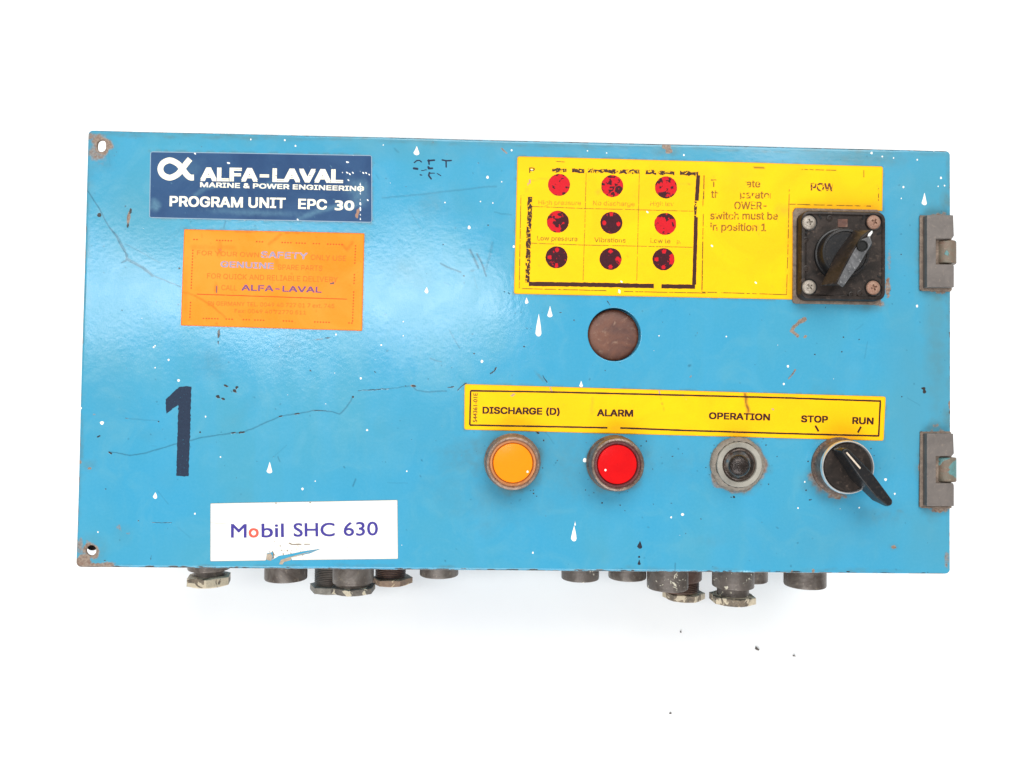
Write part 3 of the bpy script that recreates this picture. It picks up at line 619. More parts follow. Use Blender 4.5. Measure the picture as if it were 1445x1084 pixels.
def strips(name, lines, wd, mat, parent, z=ZT, step=8, rag=0.0):
    """thin printed rules: each line a polyline in photo pixels; one mesh"""
    V = []; F = []
    for ln in lines:
        pts = []
        for (a, b_), (c_, d_) in zip(ln[:-1], ln[1:]):
            n = max(1, int(math.hypot(c_ - a, d_ - b_) / step)); pts += [(a + (c_ - a) * i / n, b_ + (d_ - b_) * i / n) for i in range(n)]
        pts.append(ln[-1]); base = len(V)
        for i, p in enumerate(pts):
            q0 = pts[max(i - 1, 0)]; q1 = pts[min(i + 1, len(pts) - 1)]; dx, dy = q1[0] - q0[0], q1[1] - q0[1]; l = math.hypot(dx, dy) or 1
            for sgn in (-1, 1):
                w2 = wd / 2 * (1 + rag * (random.random() - .5)); g = P(p[0] - dy / l * w2 * sgn, p[1] + dx / l * w2 * sgn)
                V.append((g[0], g[1], z + float(warp(np.array(g[0]), np.array(g[1])))))
        for i in range(len(pts) - 1): F.append((base + 2 * i, base + 2 * i + 1, base + 2 * i + 3, base + 2 * i + 2))
    return fixup(pymesh(name, V, F, mat, parent))

def each(name, lines, *a, **k):
    for ln in lines: strips(name, [ln], *a, **k)
# --- navy maker's label
def prep(s):
    s.blob('chip', 504.5, 302, 2.6, 11, 12, 1, .5, .2); s.line('stain', [(422, 309), (450, 298), (475, 292), (500, 291)], 4, .5); s.line('stain', [(275, 275), (290, 266), (310, 262)], 3, .4)
    s.blob('stain', 218, 290, 10, 14, 0, .7, .9, .4); s.blob('stain', 505, 270, 20, 30, 0, .55, .9, .4); s.blob('stain', 385, 262, 30, 7, 0, .4, .9); s.blob('stain', 360, 300, 90, 6, 2, .45, .9); s.blob('stain', 270, 240, 30, 20, 0, .2, .9)
    for y in range(258, 315, 7): s.line('white', [(509.3, y), (509, y + random.uniform(2.5, 5))], 1.0, 1)
    for x, y in ((484, 243), (490, 244), (494, 246), (498, 244), (508, 243), (513, 244), (517, 244), (521, 246), (523, 243.5), (491, 229), (492, 255), (322, 230), (395, 230.5), (415, 309), (420, 310), (275, 216.5), (508, 258), (519, 283), (498, 219)): s.blob('white', x, y, random.uniform(1.2, 2.6), 1.2, 0, 1, .5, .5)
lab1 = quadsheet('maker_label', [(211.8, 213.6), (525.2, 219.3), (525.4, 314.6), (210.6, 307.8)], M['navy'], 'navy blue maker label with cream lettering', .0008, edge_w=1.6, rad=4, prep=prep)
def ribbon(path, w0):
    """centre line in photo pixels -> left and right outline"""
    Lf, Rt = [], []
    for i, p in enumerate(path):
        q0 = path[max(i - 1, 0)]; q1 = path[min(i + 1, len(path) - 1)]; dx, dy = q1[0] - q0[0], q1[1] - q0[1]; l = math.hypot(dx, dy)
        Lf.append((p[0] + dy / l * w0, p[1] - dx / l * w0)); Rt.append((p[0] - dy / l * w0, p[1] + dx / l * w0))
    return Lf, Rt
def spline(pts, n=8):
    out = []
    P_ = [pts[0]] + pts + [pts[-1]]
    for i in range(1, len(P_) - 2):
        for k_ in range(n):
            t_ = k_ / n; p0, p1, p2, p3 = P_[i - 1], P_[i], P_[i + 1], P_[i + 2]
            out.append(tuple(.5 * (2 * p1[j] + (p2[j] - p0[j]) * t_ + (2 * p0[j] - 5 * p1[j] + 4 * p2[j] - p3[j]) * t_ ** 2 + (3 * p1[j] - p0[j] - 3 * p2[j] + p3[j]) * t_ ** 3) for j in range(2)))
    out.append(pts[-1]); return out
zz = lambda x, y: (200 + x / 4.25, 200 + y / 4.25)
cl = spline([zz(*p) for p in ((290, 104), (268, 130), (243, 163), (213, 197), (168, 216), (127, 199), (112, 164), (127, 129), (168, 112), (212, 130), (243, 163), (268, 196), (290, 214), (313, 215))], 8)
Lf, Rt = ribbon(cl, 17.5 / 4.25)
V = [p for ab in zip(Lf, Rt) for p in ab]
half = len(cl) * 5 // 13
F = [(2 * i, 2 * i + 1, 2 * i + 3, 2 * i + 2) for i in range(len(cl) - 1)]
VV = []
for i, p in enumerate(V):
    q = P(*p); VV.append((q[0], q[1], ZT + .00001 * (i / len(V)) + float(warp(np.array(q[0]), np.array(q[1])))))
fixup(pymesh('logo_mark', VV, F, M['cream_print'], lab1))
text('ALFA-LAVAL', (282.6, 255.6), (484.3, 258.8), 19.3, M['cream_print'], lab1, .085)
text('MARINE & POWER ENGINEERING', (282.3, 264.2), (513.8, 270.2), 7.0, M['cream_print'], lab1, .06)
text('PROGRAM UNIT', (239.3, 291.3), (403.4, 294.3), 14.7, M['cream_print'], lab1, .05)
text('EPC', (421.0, 295.2), (461.5, 296.3), 14.4, M['cream_print'], lab1, .05)
text('30', (472.5, 297.0), (500, 297.4), 13.8, M['cream_print'], lab1, .05, plain=True)

# --- orange notice
def prep(s):
    s.blob('stain', 310, 352, 5, 14, 0, .8, .7); s.blob('chip', 311, 352, 1.3, 7, 0, .9, .5); s.blob('stain', 305, 407, 4, 10, 0, .9, .7); s.blob('chip', 306, 408, 1.2, 8, 0, .8, .5)
    s.line('stain', [(255, 411), (275, 417), (300, 432), (318, 448)], 1.6, .8); s.line('stain', [(396, 331), (380, 345)], 2.4, .8); s.line('stain', [(388, 358), (391, 374)], 3.5, .6); s.line('stain', [(483, 345), (490, 353), (498, 342)], 2.5, .8)
    s.blob('stain', 387, 438, 1.8, 1.8, 0, 1, .4); s.blob('chip', 469, 400, 6, 2.2, -22, .9, .5); s.blob('stain', 285, 333, 2, 4, 0, .7, .6); s.line('stain', [(272, 349), (330, 350)], 4, .35); s.blob('stain', 306, 457, 1.6, 3, 0, 1, .5)
    s.blob('stain', 470, 392, 46, 80, 0, .2, .9); s.blob('stain', 262, 415, 5, 60, 0, .4, .8)
    s.line('scratch', [(262, 322.5), (300, 325), (390, 328), (514, 329.5)], 1.4, .5, gap=.4)
    for i in range(40): s.blob('stain', random.uniform(260, 510), random.uniform(330, 460), random.uniform(.8, 3), random.uniform(.6, 2), random.uniform(0, 180), .6, .7)
lab2 = quadsheet('safety_label', [(260, 323.6), (514.3, 329.5), (511, 467), (255.7, 459.5)], M['orange'], 'faded orange safety notice', .0008, rad=1, prep=prep)
o2 = lambda x, y: (240 + x / 4.983, 310 + y / 4.983)
def T2(s, x0, y0, x1, y1, cap, mat, bold=0.0): return text(s, o2(x0, y0), o2(x1, y1), cap / 4.983, mat, lab2, bold)
T2('FOR YOUR OWN', 190, 250, 625, 265, 32, M['rust_print'], -.012); T2('SAFETY', 638, 268, 968, 280, 46, M['bold_print'], .06); T2('ONLY USE', 990, 283, 1238, 292, 36, M['rust_print'], -.008)
T2('GENUINE', 355, 335, 728, 349, 44, M['bold_print'], .06); T2('SPARE PARTS', 758, 352, 1070, 361, 36, M['rust_print'], -.006)
T2('FOR QUICK AND RELIABLE DELIVERY', 262, 414, 1180, 441, 36, M['rust_print'], -.01); T2('CALL', 362, 496, 470, 499, 36, M['rust_print'], -.008); T2('ALFA-LAVAL', 502, 499, 1066, 515, 42, M['bold_print_dark'], .06)
T2('IN GERMANY TEL. 0049 40 727 01 7 ext. 745', 268, 603, 1155, 622, 28, M['rust_print'], -.006); T2('Fax: 0049 40 72770 511', 455, 655, 955, 667, 26, M['rust_print'], -.006)
strips('rule_line', [[o2(190, 525), o2(1245, 560)]], 1.0, M['rust_dots'], lab2, rag=.6)
dots = []
cs = [o2(165, 140), o2(1305, 180), o2(1283, 728), o2(142, 692)]
for a, b_ in zip(cs, cs[1:] + cs[:1]):
    l = math.dist(a, b_); n = int(l / 4.0)
    for i in range(n):
        t0 = i / n; t1 = t0 + 2.0 / l
        if fbm(np.array(i * .35), np.array(l), 3) < .40: continue
        dots.append([(a[0] + (b_[0] - a[0]) * t0, a[1] + (b_[1] - a[1]) * t0), (a[0] + (b_[0] - a[0]) * t1, a[1] + (b_[1] - a[1]) * t1)])
strips('dotted_border', dots, 1.5, M['rust_dots'], lab2)['kind'] = 'stuff'

# --- white oil label (torn at its lower edge)
z2 = lambda x, y: (100 + x / 2.852, 480 + y / 2.852)
tear = [z2(*p) for p in ((778, 905), (786, 880), (790, 858), (812, 853), (814, 868), (808, 886), (838, 868), (876, 862), (935, 850), (1008, 839), (962, 858), (915, 868), (884, 874), (892, 888), (890, 905))]
TW = [P(*p)[:2] for p in tear]
def poly_sdf(poly):
    def f(x, y):
        d = np.full(np.shape(x), 1e9); ins = np.zeros(np.shape(x), bool); n = len(poly)
        for i in range(n):
            ax, ay = poly[i]; bx, by = poly[(i + 1) % n]; Lq = (bx - ax) ** 2 + (by - ay) ** 2
            t = np.clip(((x - ax) * (bx - ax) + (y - ay) * (by - ay)) / Lq, 0, 1); d = np.minimum(d, np.hypot(x - ax - t * (bx - ax), y - ay - t * (by - ay)))
            cnd = ((ay > y) != (by > y)) & (x < (bx - ax) * (y - ay) / ((by - ay) if by != ay else 1e-12) + ax); ins ^= cnd
        return np.where(ins, -d, d)
    return f
def prep(s):
    s.line('scratch', [z2(563, 735), z2(600, 737), z2(648, 738)], 1.1, .35); s.line('scratch', [z2(622, 738), z2(650, 762)], .9, .12)
    s.line('chip', [z2(870, 818), z2(900, 822), z2(925, 821)], 1.2, 1, gap=.35); s.line('chip', [z2(940, 822), z2(962, 820)], 1.0, .9)
    for i in range(60): p = z2(random.gauss(880, 60), random.gauss(852, 20)); s.blob(random.choice(('stain', 'stain', 'chip')), p[0], p[1], random.uniform(.6, 3.2), random.uniform(.5, 1.5), random.uniform(0, 180), random.uniform(.5, .9), .5, .5)
    s.blob('stain', *z2(940, 790), 140, 50, 0, .10, .95); s.blob('stain', *z2(600, 800), 20, 70, 0, .22, .95); s.blob('stain', *z2(1290, 780), 10, 60, 0, .25, .95)
    for x, y in ((880, 815), (1010, 818), (820, 810), (850, 845), (1120, 865), (1238, 772), (1167, 846)): p = z2(x, y); s.blob('chip', p[0], p[1], 1.1, .9, 0, .8, .5)
    s.blob('chip', *z2(1160, 883), 5, 1.2, 0, .8, .5); s.blob('chip', *z2(825, 655), 2, 1.2, 0, .9, .5); s.blob('chip', *z2(965, 654), 2, 1.2, 0, .9, .5)
    s.blob('chip', *z2(812, 866), 4, 7, 10, .9, .5, .5); s.blob('stain', *z2(890, 872), 10, 3, -10, .8, .6)
lab3 = quadsheet('oil_label', [(297, 710.4), (561, 705.5), (561.8, 788.6), (297, 792)], M['white'], 'white oil grade label torn at its lower edge', .0006, cuts=[poly_sdf(TW)], edge_w=1.3, rad=.8, prep=prep)
flat('glue_residue', [z2(*p) for p in ((786, 884), (790, 862), (803, 857), (811, 868), (806, 888))], M['residue'], lab3, z=.0001)
flat('glue_residue', [z2(*p) for p in ((838, 902), (846, 884), (884, 872), (1000, 841), (930, 863), (892, 873), (884, 886), (858, 893), (852, 903))], M['residue'], lab3, z=.0001)
text('M', z2(645, 795), z2(708, 795), 19.2, M['indigo_print'], lab3, .02, plain=True); text('o', z2(716, 794.5), z2(757, 794), 19.2, M['red_print'], lab3, .03, plain=True); text('bil', z2(768, 794), z2(858, 793), 19.4, M['indigo_print'], lab3, .02, plain=True)
text('SHC', z2(897, 791), z2(1063, 789), 19.0, M['indigo_print'], lab3, .02, plain=True); text('630', z2(1099, 788), z2(1237, 785), 19.2, M['indigo_print'], lab3, .015, plain=True)

# --- yellow alarm label (L shaped round the power switch)
y3 = lambda x, y: (720 + x / 5.161, 210 + y / 5.161); y4 = lambda x, y: (980 + x / 4.929, 220 + y / 4.929)
qy = [(730, 220.6), (1246, 235), (1243.5, 425.3), (725, 415)]
LxY = 516 * mm_at(); ucut = (1119 - 728) / (1245 - 728); vcut = .331
us = np.unique(np.concatenate([np.linspace(0, ucut, 150), np.linspace(ucut, 1, 50)])); vs = np.unique(np.concatenate([np.linspace(0, vcut, 28), np.linspace(vcut, 1, 52)]))
def prep(s):
    i0 = int(np.argmin(abs(vs - vcut))); j0 = int(np.argmin(abs(us - ucut))); s.keep[i0:, j0:] = False
    e1 = np.where(s.V > vcut, np.abs(ucut - s.U) * 516, 1e3); e2 = np.where(s.U > ucut, np.abs(vcut - s.V) * 190, 1e3); s.ch['edge'] = np.maximum(s.ch['edge'], np.clip(1 - np.minimum(e1, e2) / 2, 0, 1))
    s.line('stain', [(1118, 296), (1118, 420)], 9, .75); s.line('stain', [(1100, 296.5), (1246, 297.5)], 9, .75); s.blob('stain', 1114, 405, 14, 22, 0, .6, .8); s.blob('stain', 1240, 290, 12, 16, 0, .5, .8)
    s.blob('stain', 1045, 252, 42, 30, 0, .3, .9); s.blob('stain', 1068, 322, 5, 5, 0, .8, .6); s.blob('stain', 1070, 330, 3, 4, 0, .8, .6); s.blob('chip', 1099, 275, 2, 1.6, 0, .7, .5)
    s.blob('chip', 747, 257, 2, 7, 20, .9, .5, .2); s.blob('stain', 743, 268, 3, 6, 20, .6, .6); s.blob('stain', 845, 271, 8, 4, -30, .6, .6, .5); s.blob('chip', 872, 412, 3, 1.5, 0, .6, .5)
    s.line('stain', [(751, 254), (775, 251)], 1.3, .7); s.line('stain', [(955, 259), (975, 259)], 1.2, .6); s.blob('scratch', 972, 259.5, 3, 1, 10, .7, .6)
    s.blob('white', 912.5, 299.5, 1.6, None, 0, 1, .4); s.blob('white', 873.5, 411.5, 2.4, 2, 0, 1, .4); s.blob('white', 1004.8, 346.5, 1.7, None, 0, 1, .4); s.blob('white', 1066, 399.5, 1.7, None, 0, 1, .4); s.blob('white', 1071, 290, 1.5, None, 0, 1, .4); s.blob('white', 750.5, 239.5, 1.7, None, 0, 1, .4); s.blob('white', 876, 398, 1.6, None, 0, .9, .4)
    s.line('scratch', [y4(415, 84), y4(480, 86)], 1.0, .8); s.blob('stain', 862, 218, 3, 2, 0, .6, .6); s.line('scratch', [(885, 356), (885, 363)], .7, .35)
    for i in range(80): s.blob('stain', random.uniform(730, 1240), random.uniform(224, 415), random.uniform(.8, 2.2), random.uniform(.6, 1.6), random.uniform(0, 180), .55, .7)
lab4 = quadsheet('alarm_label', qy, M['yellow'], 'L-shaped yellow alarm label with nine red circles', us=us, vs=vs, edge_w=2.0, rad=3, prep=prep)
C9 = [(788.8, 261, 'm0'), (863.8, 262.9, 'm1'), (939.7, 264.8, 'm2'), (787.2, 313, 'm3'), (862.6, 314.8, 'd3'), (938.6, 316.4, 'r'), (785.3, 363.3, 'd0'), (861.4, 365.6, 'd1'), (936, 366.2, 'd2')]
for q, (x, y, kind) in enumerate(C9):
    R = 15.5; nr, ns = 14, 48; V = []; F = []; dk = []
    for i in range(nr + 1):
        for k_ in range(ns):
            a = 2 * math.pi * k_ / ns; rr_ = R * i / nr; rg = rr_ * (1 + (.035 * (vn(np.array(k_ * .9), np.array(q * 3.), 4) - .5) if i == nr else 0))
            X, Y = x + rg * math.cos(a), y + rg * math.sin(a); g = P(X, Y); V.append((g[0], g[1], ZT + float(warp(np.array(g[0]), np.array(g[1])))))
            u, v_ = rr_ / R * math.cos(a), rr_ / R * math.sin(a); rr1 = rr_ / R
            nz = float(fbm(np.array(X / 4.2), np.array(Y / 4.2), 50 + q))
            rim = 1.0 if rr1 > .93 else 0
            if kind[0] == 'd':
                val = .9
                dl = {'d0': ((.05, -.68), (-.62, 0.0), (0, .74)), 'd1': ((0, -.68), (.68, -.02), (0, .72), (.85, .1)), 'd2': ((.05, -.7), (-.62, 0), (0, .72), (.72, -.3), (.74, 0), (.7, .3), (.82, .1)), 'd3': ((-.66, 0), (.66, .1), (0, -.8))}[kind]
                for (du, dv) in dl:
                    if math.hypot(u - du, v_ - dv) < .19: val = 0.1
                val -= 0 if nz < .72 else .5
            elif kind == 'r': val = .9 if nz > .69 or (v_ > .8 and nz > .45) or (v_ < -.62 and nz > .35) or (v_ < -.45 and u > .35) else 0
            elif kind == 'm3': val = .85 if nz + .25 * u > .50 else .1
            elif kind == 'm2': val = .8 if nz > .56 or (v_ > .7 and nz > .4) else .1
            elif kind == 'm1': val = .8 if (math.hypot(u - .62, v_ - .35) < .38 and nz > .35) or nz > .64 or (v_ < -.75 and nz > .42) else 0
            else: val = .7 if nz > .62 or (v_ < -.8 and nz > .4) else 0
            dk.append(max(val, rim * .75 if nz > .35 or kind[0] == 'd' else 0))
    for i in range(nr):
        for k_ in range(ns):
            k2 = (k_ + 1) % ns; F.append((i * ns + k_, (i + 1) * ns + k_, (i + 1) * ns + k2, i * ns + k2))
    me = bpy.data.meshes.new('indicator_circle'); me.from_pydata([(v[0], v[1], v[2] + HP) for v in V], [], F); me.update()
    at = me.attributes.new('dark', 'FLOAT', 'POINT'); at.data.foreach_set('value', dk)
    o = link('indicator_circle', me, M['indicator'], lab4); fixup(o)
each('grid_line', [[y3(553, 175), y3(543, 560), y3(530, 958)], [y3(940, 172), y3(930, 560), y3(921, 960)], [y3(160, 420), y3(540, 436), y3(1330, 456)], [y3(148, 688), y3(530, 702), y3(1330, 719)]], .9, M['olive_print'], lab4, rag=.4)
each('thick_frame', [[y3(135, 985), y3(540, 990), y3(1045, 1001)], [y3(1100, 1002), y3(1345, 1006)]], 6.0, M['black_print'], lab4, z=ZT, rag=.25, step=4)
each('thick_frame', [[y3(1352, 500), y3(1338, 990)], [y3(1368, 195), y3(1358, 380)]], 5.4, M['black_print'], lab4, z=ZT + .00002, rag=.2, step=4)
each('worn_frame', [[y3(145, 350), y3(132, 700), y3(126, 975)], ], 6.6, M['black_worn'], lab4, z=ZT + .00001, rag=.4, step=4)
each('worn_frame', [[y3(1350, 385), y3(1345, 500)]], 3.4, M['black_worn'], lab4, rag=.6, step=3)
each('worn_frame', [[y3(305, 156), y3(410, 160)], [y3(450, 160), y3(540, 162)], [y3(565, 162), y3(760, 166), y3(940, 170)], [y3(985, 172), y3(1195, 177)], [y3(1235, 178), y3(1368, 186)]], 5.2, M['black_worn'], lab4, rag=.9, step=3, z=ZT)
each('thin_frame', [[y3(78, 340), y3(65, 1018)], [y3(85, 1020), y3(700, 1034)], [y3(830, 1040), y3(1440, 1052)], [y3(1410, 195), y3(1402, 420)], [y3(1405, 480), y3(1397, 1030)],
    [y4(66, 138), y4(64, 300)], [y4(60, 405), y4(50, 945)], [y4(52, 948), y4(300, 955), y4(640, 966), y4(650, 560), y4(657, 235)], [y4(660, 338), y4(1240, 350)], [y4(740, 95), y4(985, 101)], [y4(1177, 100), y4(1178, 150)], [y4(1279, 225), y4(1280, 322)], [y3(320, 92), y3(395, 97)]], 1.0, M['black_thin'], lab4, rag=.5)
text('P', y3(138, 175), y3(178, 176), 7.4, M['black_print'], lab4, .01)
def T3(s, x0, y0, x1, y1, cap, mat=M['gold_print'], bold=0.0): return text(s, y3(x0, y0), y3(x1, y1), cap / 5.161, mat, lab4, max(bold, .02))
T3('High pressure', 205, 406, 515, 412, 32); T3('No discharge', 602, 412, 905, 420, 33); T3('High lev', 1018, 416, 1190, 420, 33)
T3('Low pressure', 195, 668, 490, 674, 33, M['olive_print']); T3('Vibrations', 612, 680, 840, 685, 33, M['olive_print']); T3('Low te', 1020, 686, 1165, 690, 33, M['olive_print']); T3('p.', 1212, 690, 1242, 691, 33)
def T4(s, x0, y0, x1, y1, cap, mat=None, bold=.03, hide=()): return text(s, y4(x0, y0), y4(x1, y1), cap / 4.929, mat or M['td'], lab4, bold, hide=hide)
M['brown_solid'] = m_print('brown_print', (0.10, 0.03, 0.006), 0)
M['tprint'] = m_print('brown_worn_print', (0.21, 0.085, 0.006), .42, 520, col2=(0.3, 0.14, 0.01), soft=.06)
M['power_print'] = m_print('worn_power_print', (0.09, 0.02, 0.008), .47, 380, soft=.03)
M['tprint_worn'] = m_print('almost_worn_off_print', (0.21, 0.085, 0.006), .56, 420, col2=(0.3, 0.14, 0.01), soft=.05)
for k_, wv in (('a', .545), ('b', .50), ('c', .45), ('d', .43)): M['t' + k_] = m_print('worn_brown_print_' + {'a': 'faint', 'b': 'half', 'c': 'most', 'd': 'clear'}[k_], (0.19, 0.075, 0.006), wv, 330, col2=(0.28, 0.13, 0.01), soft=.04)
T4('To operate', 112, 218, 455, 222, 52, M['tc'], hide=((.11, .70),)); T4('the separator', 112, 293, 545, 301, 52, M['tc'], hide=((.12, .46), (.955, 1.1))); T4('POWER-', 235, 373, 500, 374, 53, hide=((-.1, .15),)); T4('switch must be', 108, 443, 578, 446, 53); T4('in position 1', 108, 520, 496, 526, 53)
T4('POWER', 806, 245, 1060, 249, 56, M['power_print'], .05, hide=((.60, 1.1),))

# --- yellow switch strip
def z5(x, y): return (640 + x / 4.516, 530 + y / 4.516)
def z6(x, y): return (960 + x / 4.661, 540 + y / 4.661)
def prep(s):
    s.blob('stain', 836, 566, 3, 8, 0, .9, .6, .5); s.blob('stain', 835, 578, 4, 9, 0, .8, .6, .5); s.blob('chip', 723.5, 557.5, 4.5, 1.9, -15, .95, .5); s.line('chip', [(768, 533), (774, 542), (779, 553)], 1.6, .8); s.line('chip', [(929, 549), (931, 557)], 1.6, .8); s.blob('chip', 949, 597, 3.2, 1.2, 20, .7, .5)
    s.line('scratch', [(1051, 555), (1053, 570), (1056, 582)], 2.2, .8, wob=1.6); s.line('stain', [(1052, 553), (1054, 568), (1055, 586)], 3.2, .8, wob=1.5); s.blob('chip', 1090.5, 578, 2.6, 1.8, 0, .8, .5); s.line('scratch', [(932, 560), (937, 580)], .7, .25)
    s.blob('white', 724.5, 578, 1.6, 3.2, 0, 1, .5); s.blob('stain', 871, 604, 12, 5, 0, .5, .7); s.blob('stain', 715, 601, 4, 2, 0, .9, .6); s.blob('stain', 1040, 610, 20, 5, 0, .7, .7); s.blob('stain', 1190, 617, 34, 8, 1, .9, .8); s.blob('chip', 1169, 613.5, 3, 1, 0, .5, .5); s.blob('chip', 964, 558, 4, 1.6, 0, .8, .5, .5)
    for i in range(40): s.blob('stain', random.uniform(660, 1240), random.uniform(546, 612), random.uniform(.8, 2), random.uniform(.6, 1.4), random.uniform(0, 180), .6, .7)
    for i in range(8): s.blob('chip', random.uniform(940, 975), random.uniform(562, 585), .9, .7, 0, .6, .6)
lab5 = quadsheet('switch_label', [(655.5, 542), (1249.6, 559.7), (1247, 622.2), (655, 606.4)], M['yellow'], 'long yellow strip label above the lamps and switches', .0008, rad=3, prep=prep)
each('border_line', [[z5(108, 97), z5(600, 105), z5(1445, 125), z6(700, 101), z6(1318, 122)], [z6(1314, 124), z6(1304, 350)], [z5(109, 99), z5(104, 315)], [z5(103, 316), z5(980, 333)], [z5(1062, 334), z6(40, 315), z6(700, 335), z6(1308, 351)]], 2.3, M['black_print'], lab5, rag=.25)
text('DISCHARGE (D)', z5(184, 243), z5(676, 252), 9.8, M['black_print'], lab5, .062); text('ALARM', z5(913, 259), z5(1144, 263), 9.9, M['black_print'], lab5, .062)
text('544361-01E', z5(150, 298), z5(153, 112), 5.8, M['brown_solid'], lab5, .02, plain=True)
text('OPERATION', z6(187, 240), z6(588, 250), 9.6, M['black_print'], lab5, .062); text('STOP', z6(792, 261), z6(970, 265), 9.8, M['black_print'], lab5, .062); text('RUN', z6(1130, 272), z6(1270, 276), 9.8, M['black_print'], lab5, .062)
each('pointer_tick', [[z6(886, 283), z6(908, 321)], [z6(1188, 290), z6(1167, 329)]], 2.7, M['black_print'], lab5)

# --- painted number 1
o1 = [(485, 187), (484, 235), (481, 310), (480, 380), (476, 440), (475, 500), (473, 548), (449, 549), (424, 547), (426, 490), (428, 420), (430, 340), (432, 262), (410, 276), (384, 297), (382, 270), (381, 240), (408, 214), (435, 189), (460, 186)]
dense = []
for a, b_ in zip(o1, o1[1:] + o1[:1]):
    n = max(2, int(math.dist(a, b_) / 7)); dense += [z2(a[0] + (b_[0] - a[0]) * i / n + random.uniform(-1.6, 1.6), a[1] + (b_[1] - a[1]) * i / n + random.uniform(-1.2, 1.2)) for i in range(n)]
num = flat('painted_number', dense, M['number'], ROOT, z=.00008); num['label'] = 'large navy stencilled number 1'

# --- paint drops
def drop(name, x, y, w_, h_, mat, parent, z=0.0, tail=None, join=None):
    V = []; F = []; n = 18; rings = 4; c_ = P(x, y, z); mm = mm_at(z); hz = min(w_, 9) * mm * .10
    wz = float(warp(np.array(c_[0]), np.array(c_[1])))
    for i in range(rings + 1):
        k_ = 1 - i / (rings + .0)
        for j in range(n):
            a = 2 * math.pi * j / n; sx_ = math.cos(a) * w_ / 2; sy_ = math.sin(a)
            if sy_ > 0: sx_ *= (1 - .75 * sy_ ** 1.0) if h_ > w_ * 1.3 else 1; yy = sy_ * (h_ - w_ / 2)
            else: yy = sy_ * w_ / 2
            jx = 1 + .12 * math.sin(3 * a + x); 
            V.append((c_[0] + sx_ * mm * k_ * jx, c_[1] + (yy * k_ - (h_ / 2 - w_ / 2)) * mm, z + wz + .00004 + hz * math.sqrt(max(0, 1 - k_ * k_))))
    for i in range(rings):
        for j in range(n):
            j2 = (j + 1) % n; F.append((i * n + j, i * n + j2, (i + 1) * n + j2, (i + 1) * n + j))
    if join is not None:
        b0 = len(join[0]); join[0].extend(V); join[1].extend([tuple(q + b0 for q in f) for f in F]); return
    o = pymesh(name, V, F, mat, parent, smooth=True); fixup(o); return o
for x, y, w_, h_ in ((588, 213, 8, 13), (588.3, 0, 0, 0), (602, 409.5, 5.5, 9), (743, 424.5, 5, 9), (760, 459, 8.5, 32), (776, 440, 7, 16), (380.5, 660, 7.5, 16), (219, 699.5, 6, 9), (810, 753, 8, 22), (811.5, 739, 2.2, 6), (1304.6, 281, 7.5, 18), (820, 542, 5, 9), (825.5, 649.5, 6, 6), (144, 597, 5.5, 5)):
    if w_ > 0: drop('paint_drip', x, y, w_, h_, M['white_paint'], ROOT)
J = ([], [])
sp = [(688, 250, 4.5), (662, 321, 5), (725, 348, 4), (427, 690, 4), (963, 726, 5), (947, 730, 3), (1275, 264, 3.5), (1294, 432, 4), (1250, 677, 5), (1263, 697, 3), (114, 576, 4), (252, 537, 4.5), (238, 508, 3.5), (217, 490, 3), (275, 725, 3), (518, 607, 3.5), (509, 534, 3.5), (538, 487, 3), (680, 510, 4.5), (1112, 517, 4), (1106, 542, 3.5), (290, 588, 2.5), (311, 645, 2.5), (445, 679, 2), (574, 665, 2.5), (962, 726, 3), (752, 780, 3), (722, 212, 3), (1230, 216, 4), (1245, 221, 3), (1261, 223, 2.2), (1328, 251, 3.5), (1333, 262, 2.6), (1324, 263, 2.2), (1318, 212.5, 2.4), (1294.5, 225.5, 2.6), (1135.5, 680, 2.5), (1126, 717, 2.5), (1212.5, 716.5, 2.5), (1025, 475, 2.5), (965, 219, 3), (829, 213, 2.2), (856, 216, 2.2), (1272, 280, 2), (628, 286, 2.6), (678, 284.5, 2.4), (695.5, 286.5, 2.2), (708, 256.5, 2.2), (569, 454, 2), (1335, 688, 3), (1343, 615, 3), (930, 474, 2.4), (569, 474, 2.2), (112, 594, 3), (112, 622, 2.4), (138, 751, 2.6), (402, 198, 3), (417, 206, 3), (354, 197, 2.4), (541, 205, 2), (372, 453, 3), (474, 472, 3), (219, 488, 2.4), (219, 519, 2.2)]
for x, y, r in sp: drop('', x, y, r * .82, r * random.uniform(.78, 1.05), None, None, join=J)
for i in range(22):
    r = random.uniform(.6, 1.1); drop('', random.uniform(125, 1330), random.uniform(200, 798), r, r * random.uniform(1, 1.5), None, None, join=J)
# the random ones lie under labels where labels are; only drops clear of the labels stay
o = fixup(pymesh('paint_specks', J[0], J[1], M['white_paint'], ROOT, smooth=True)); o['kind'] = 'stuff'
for x, y, w_, h_ in ((903, 769, 7, 11), (902, 786, 3, 3), (902, 793.5, 4.2, 8)): drop('black_drip', x, y, w_, h_, M['black_paint'], ROOT)

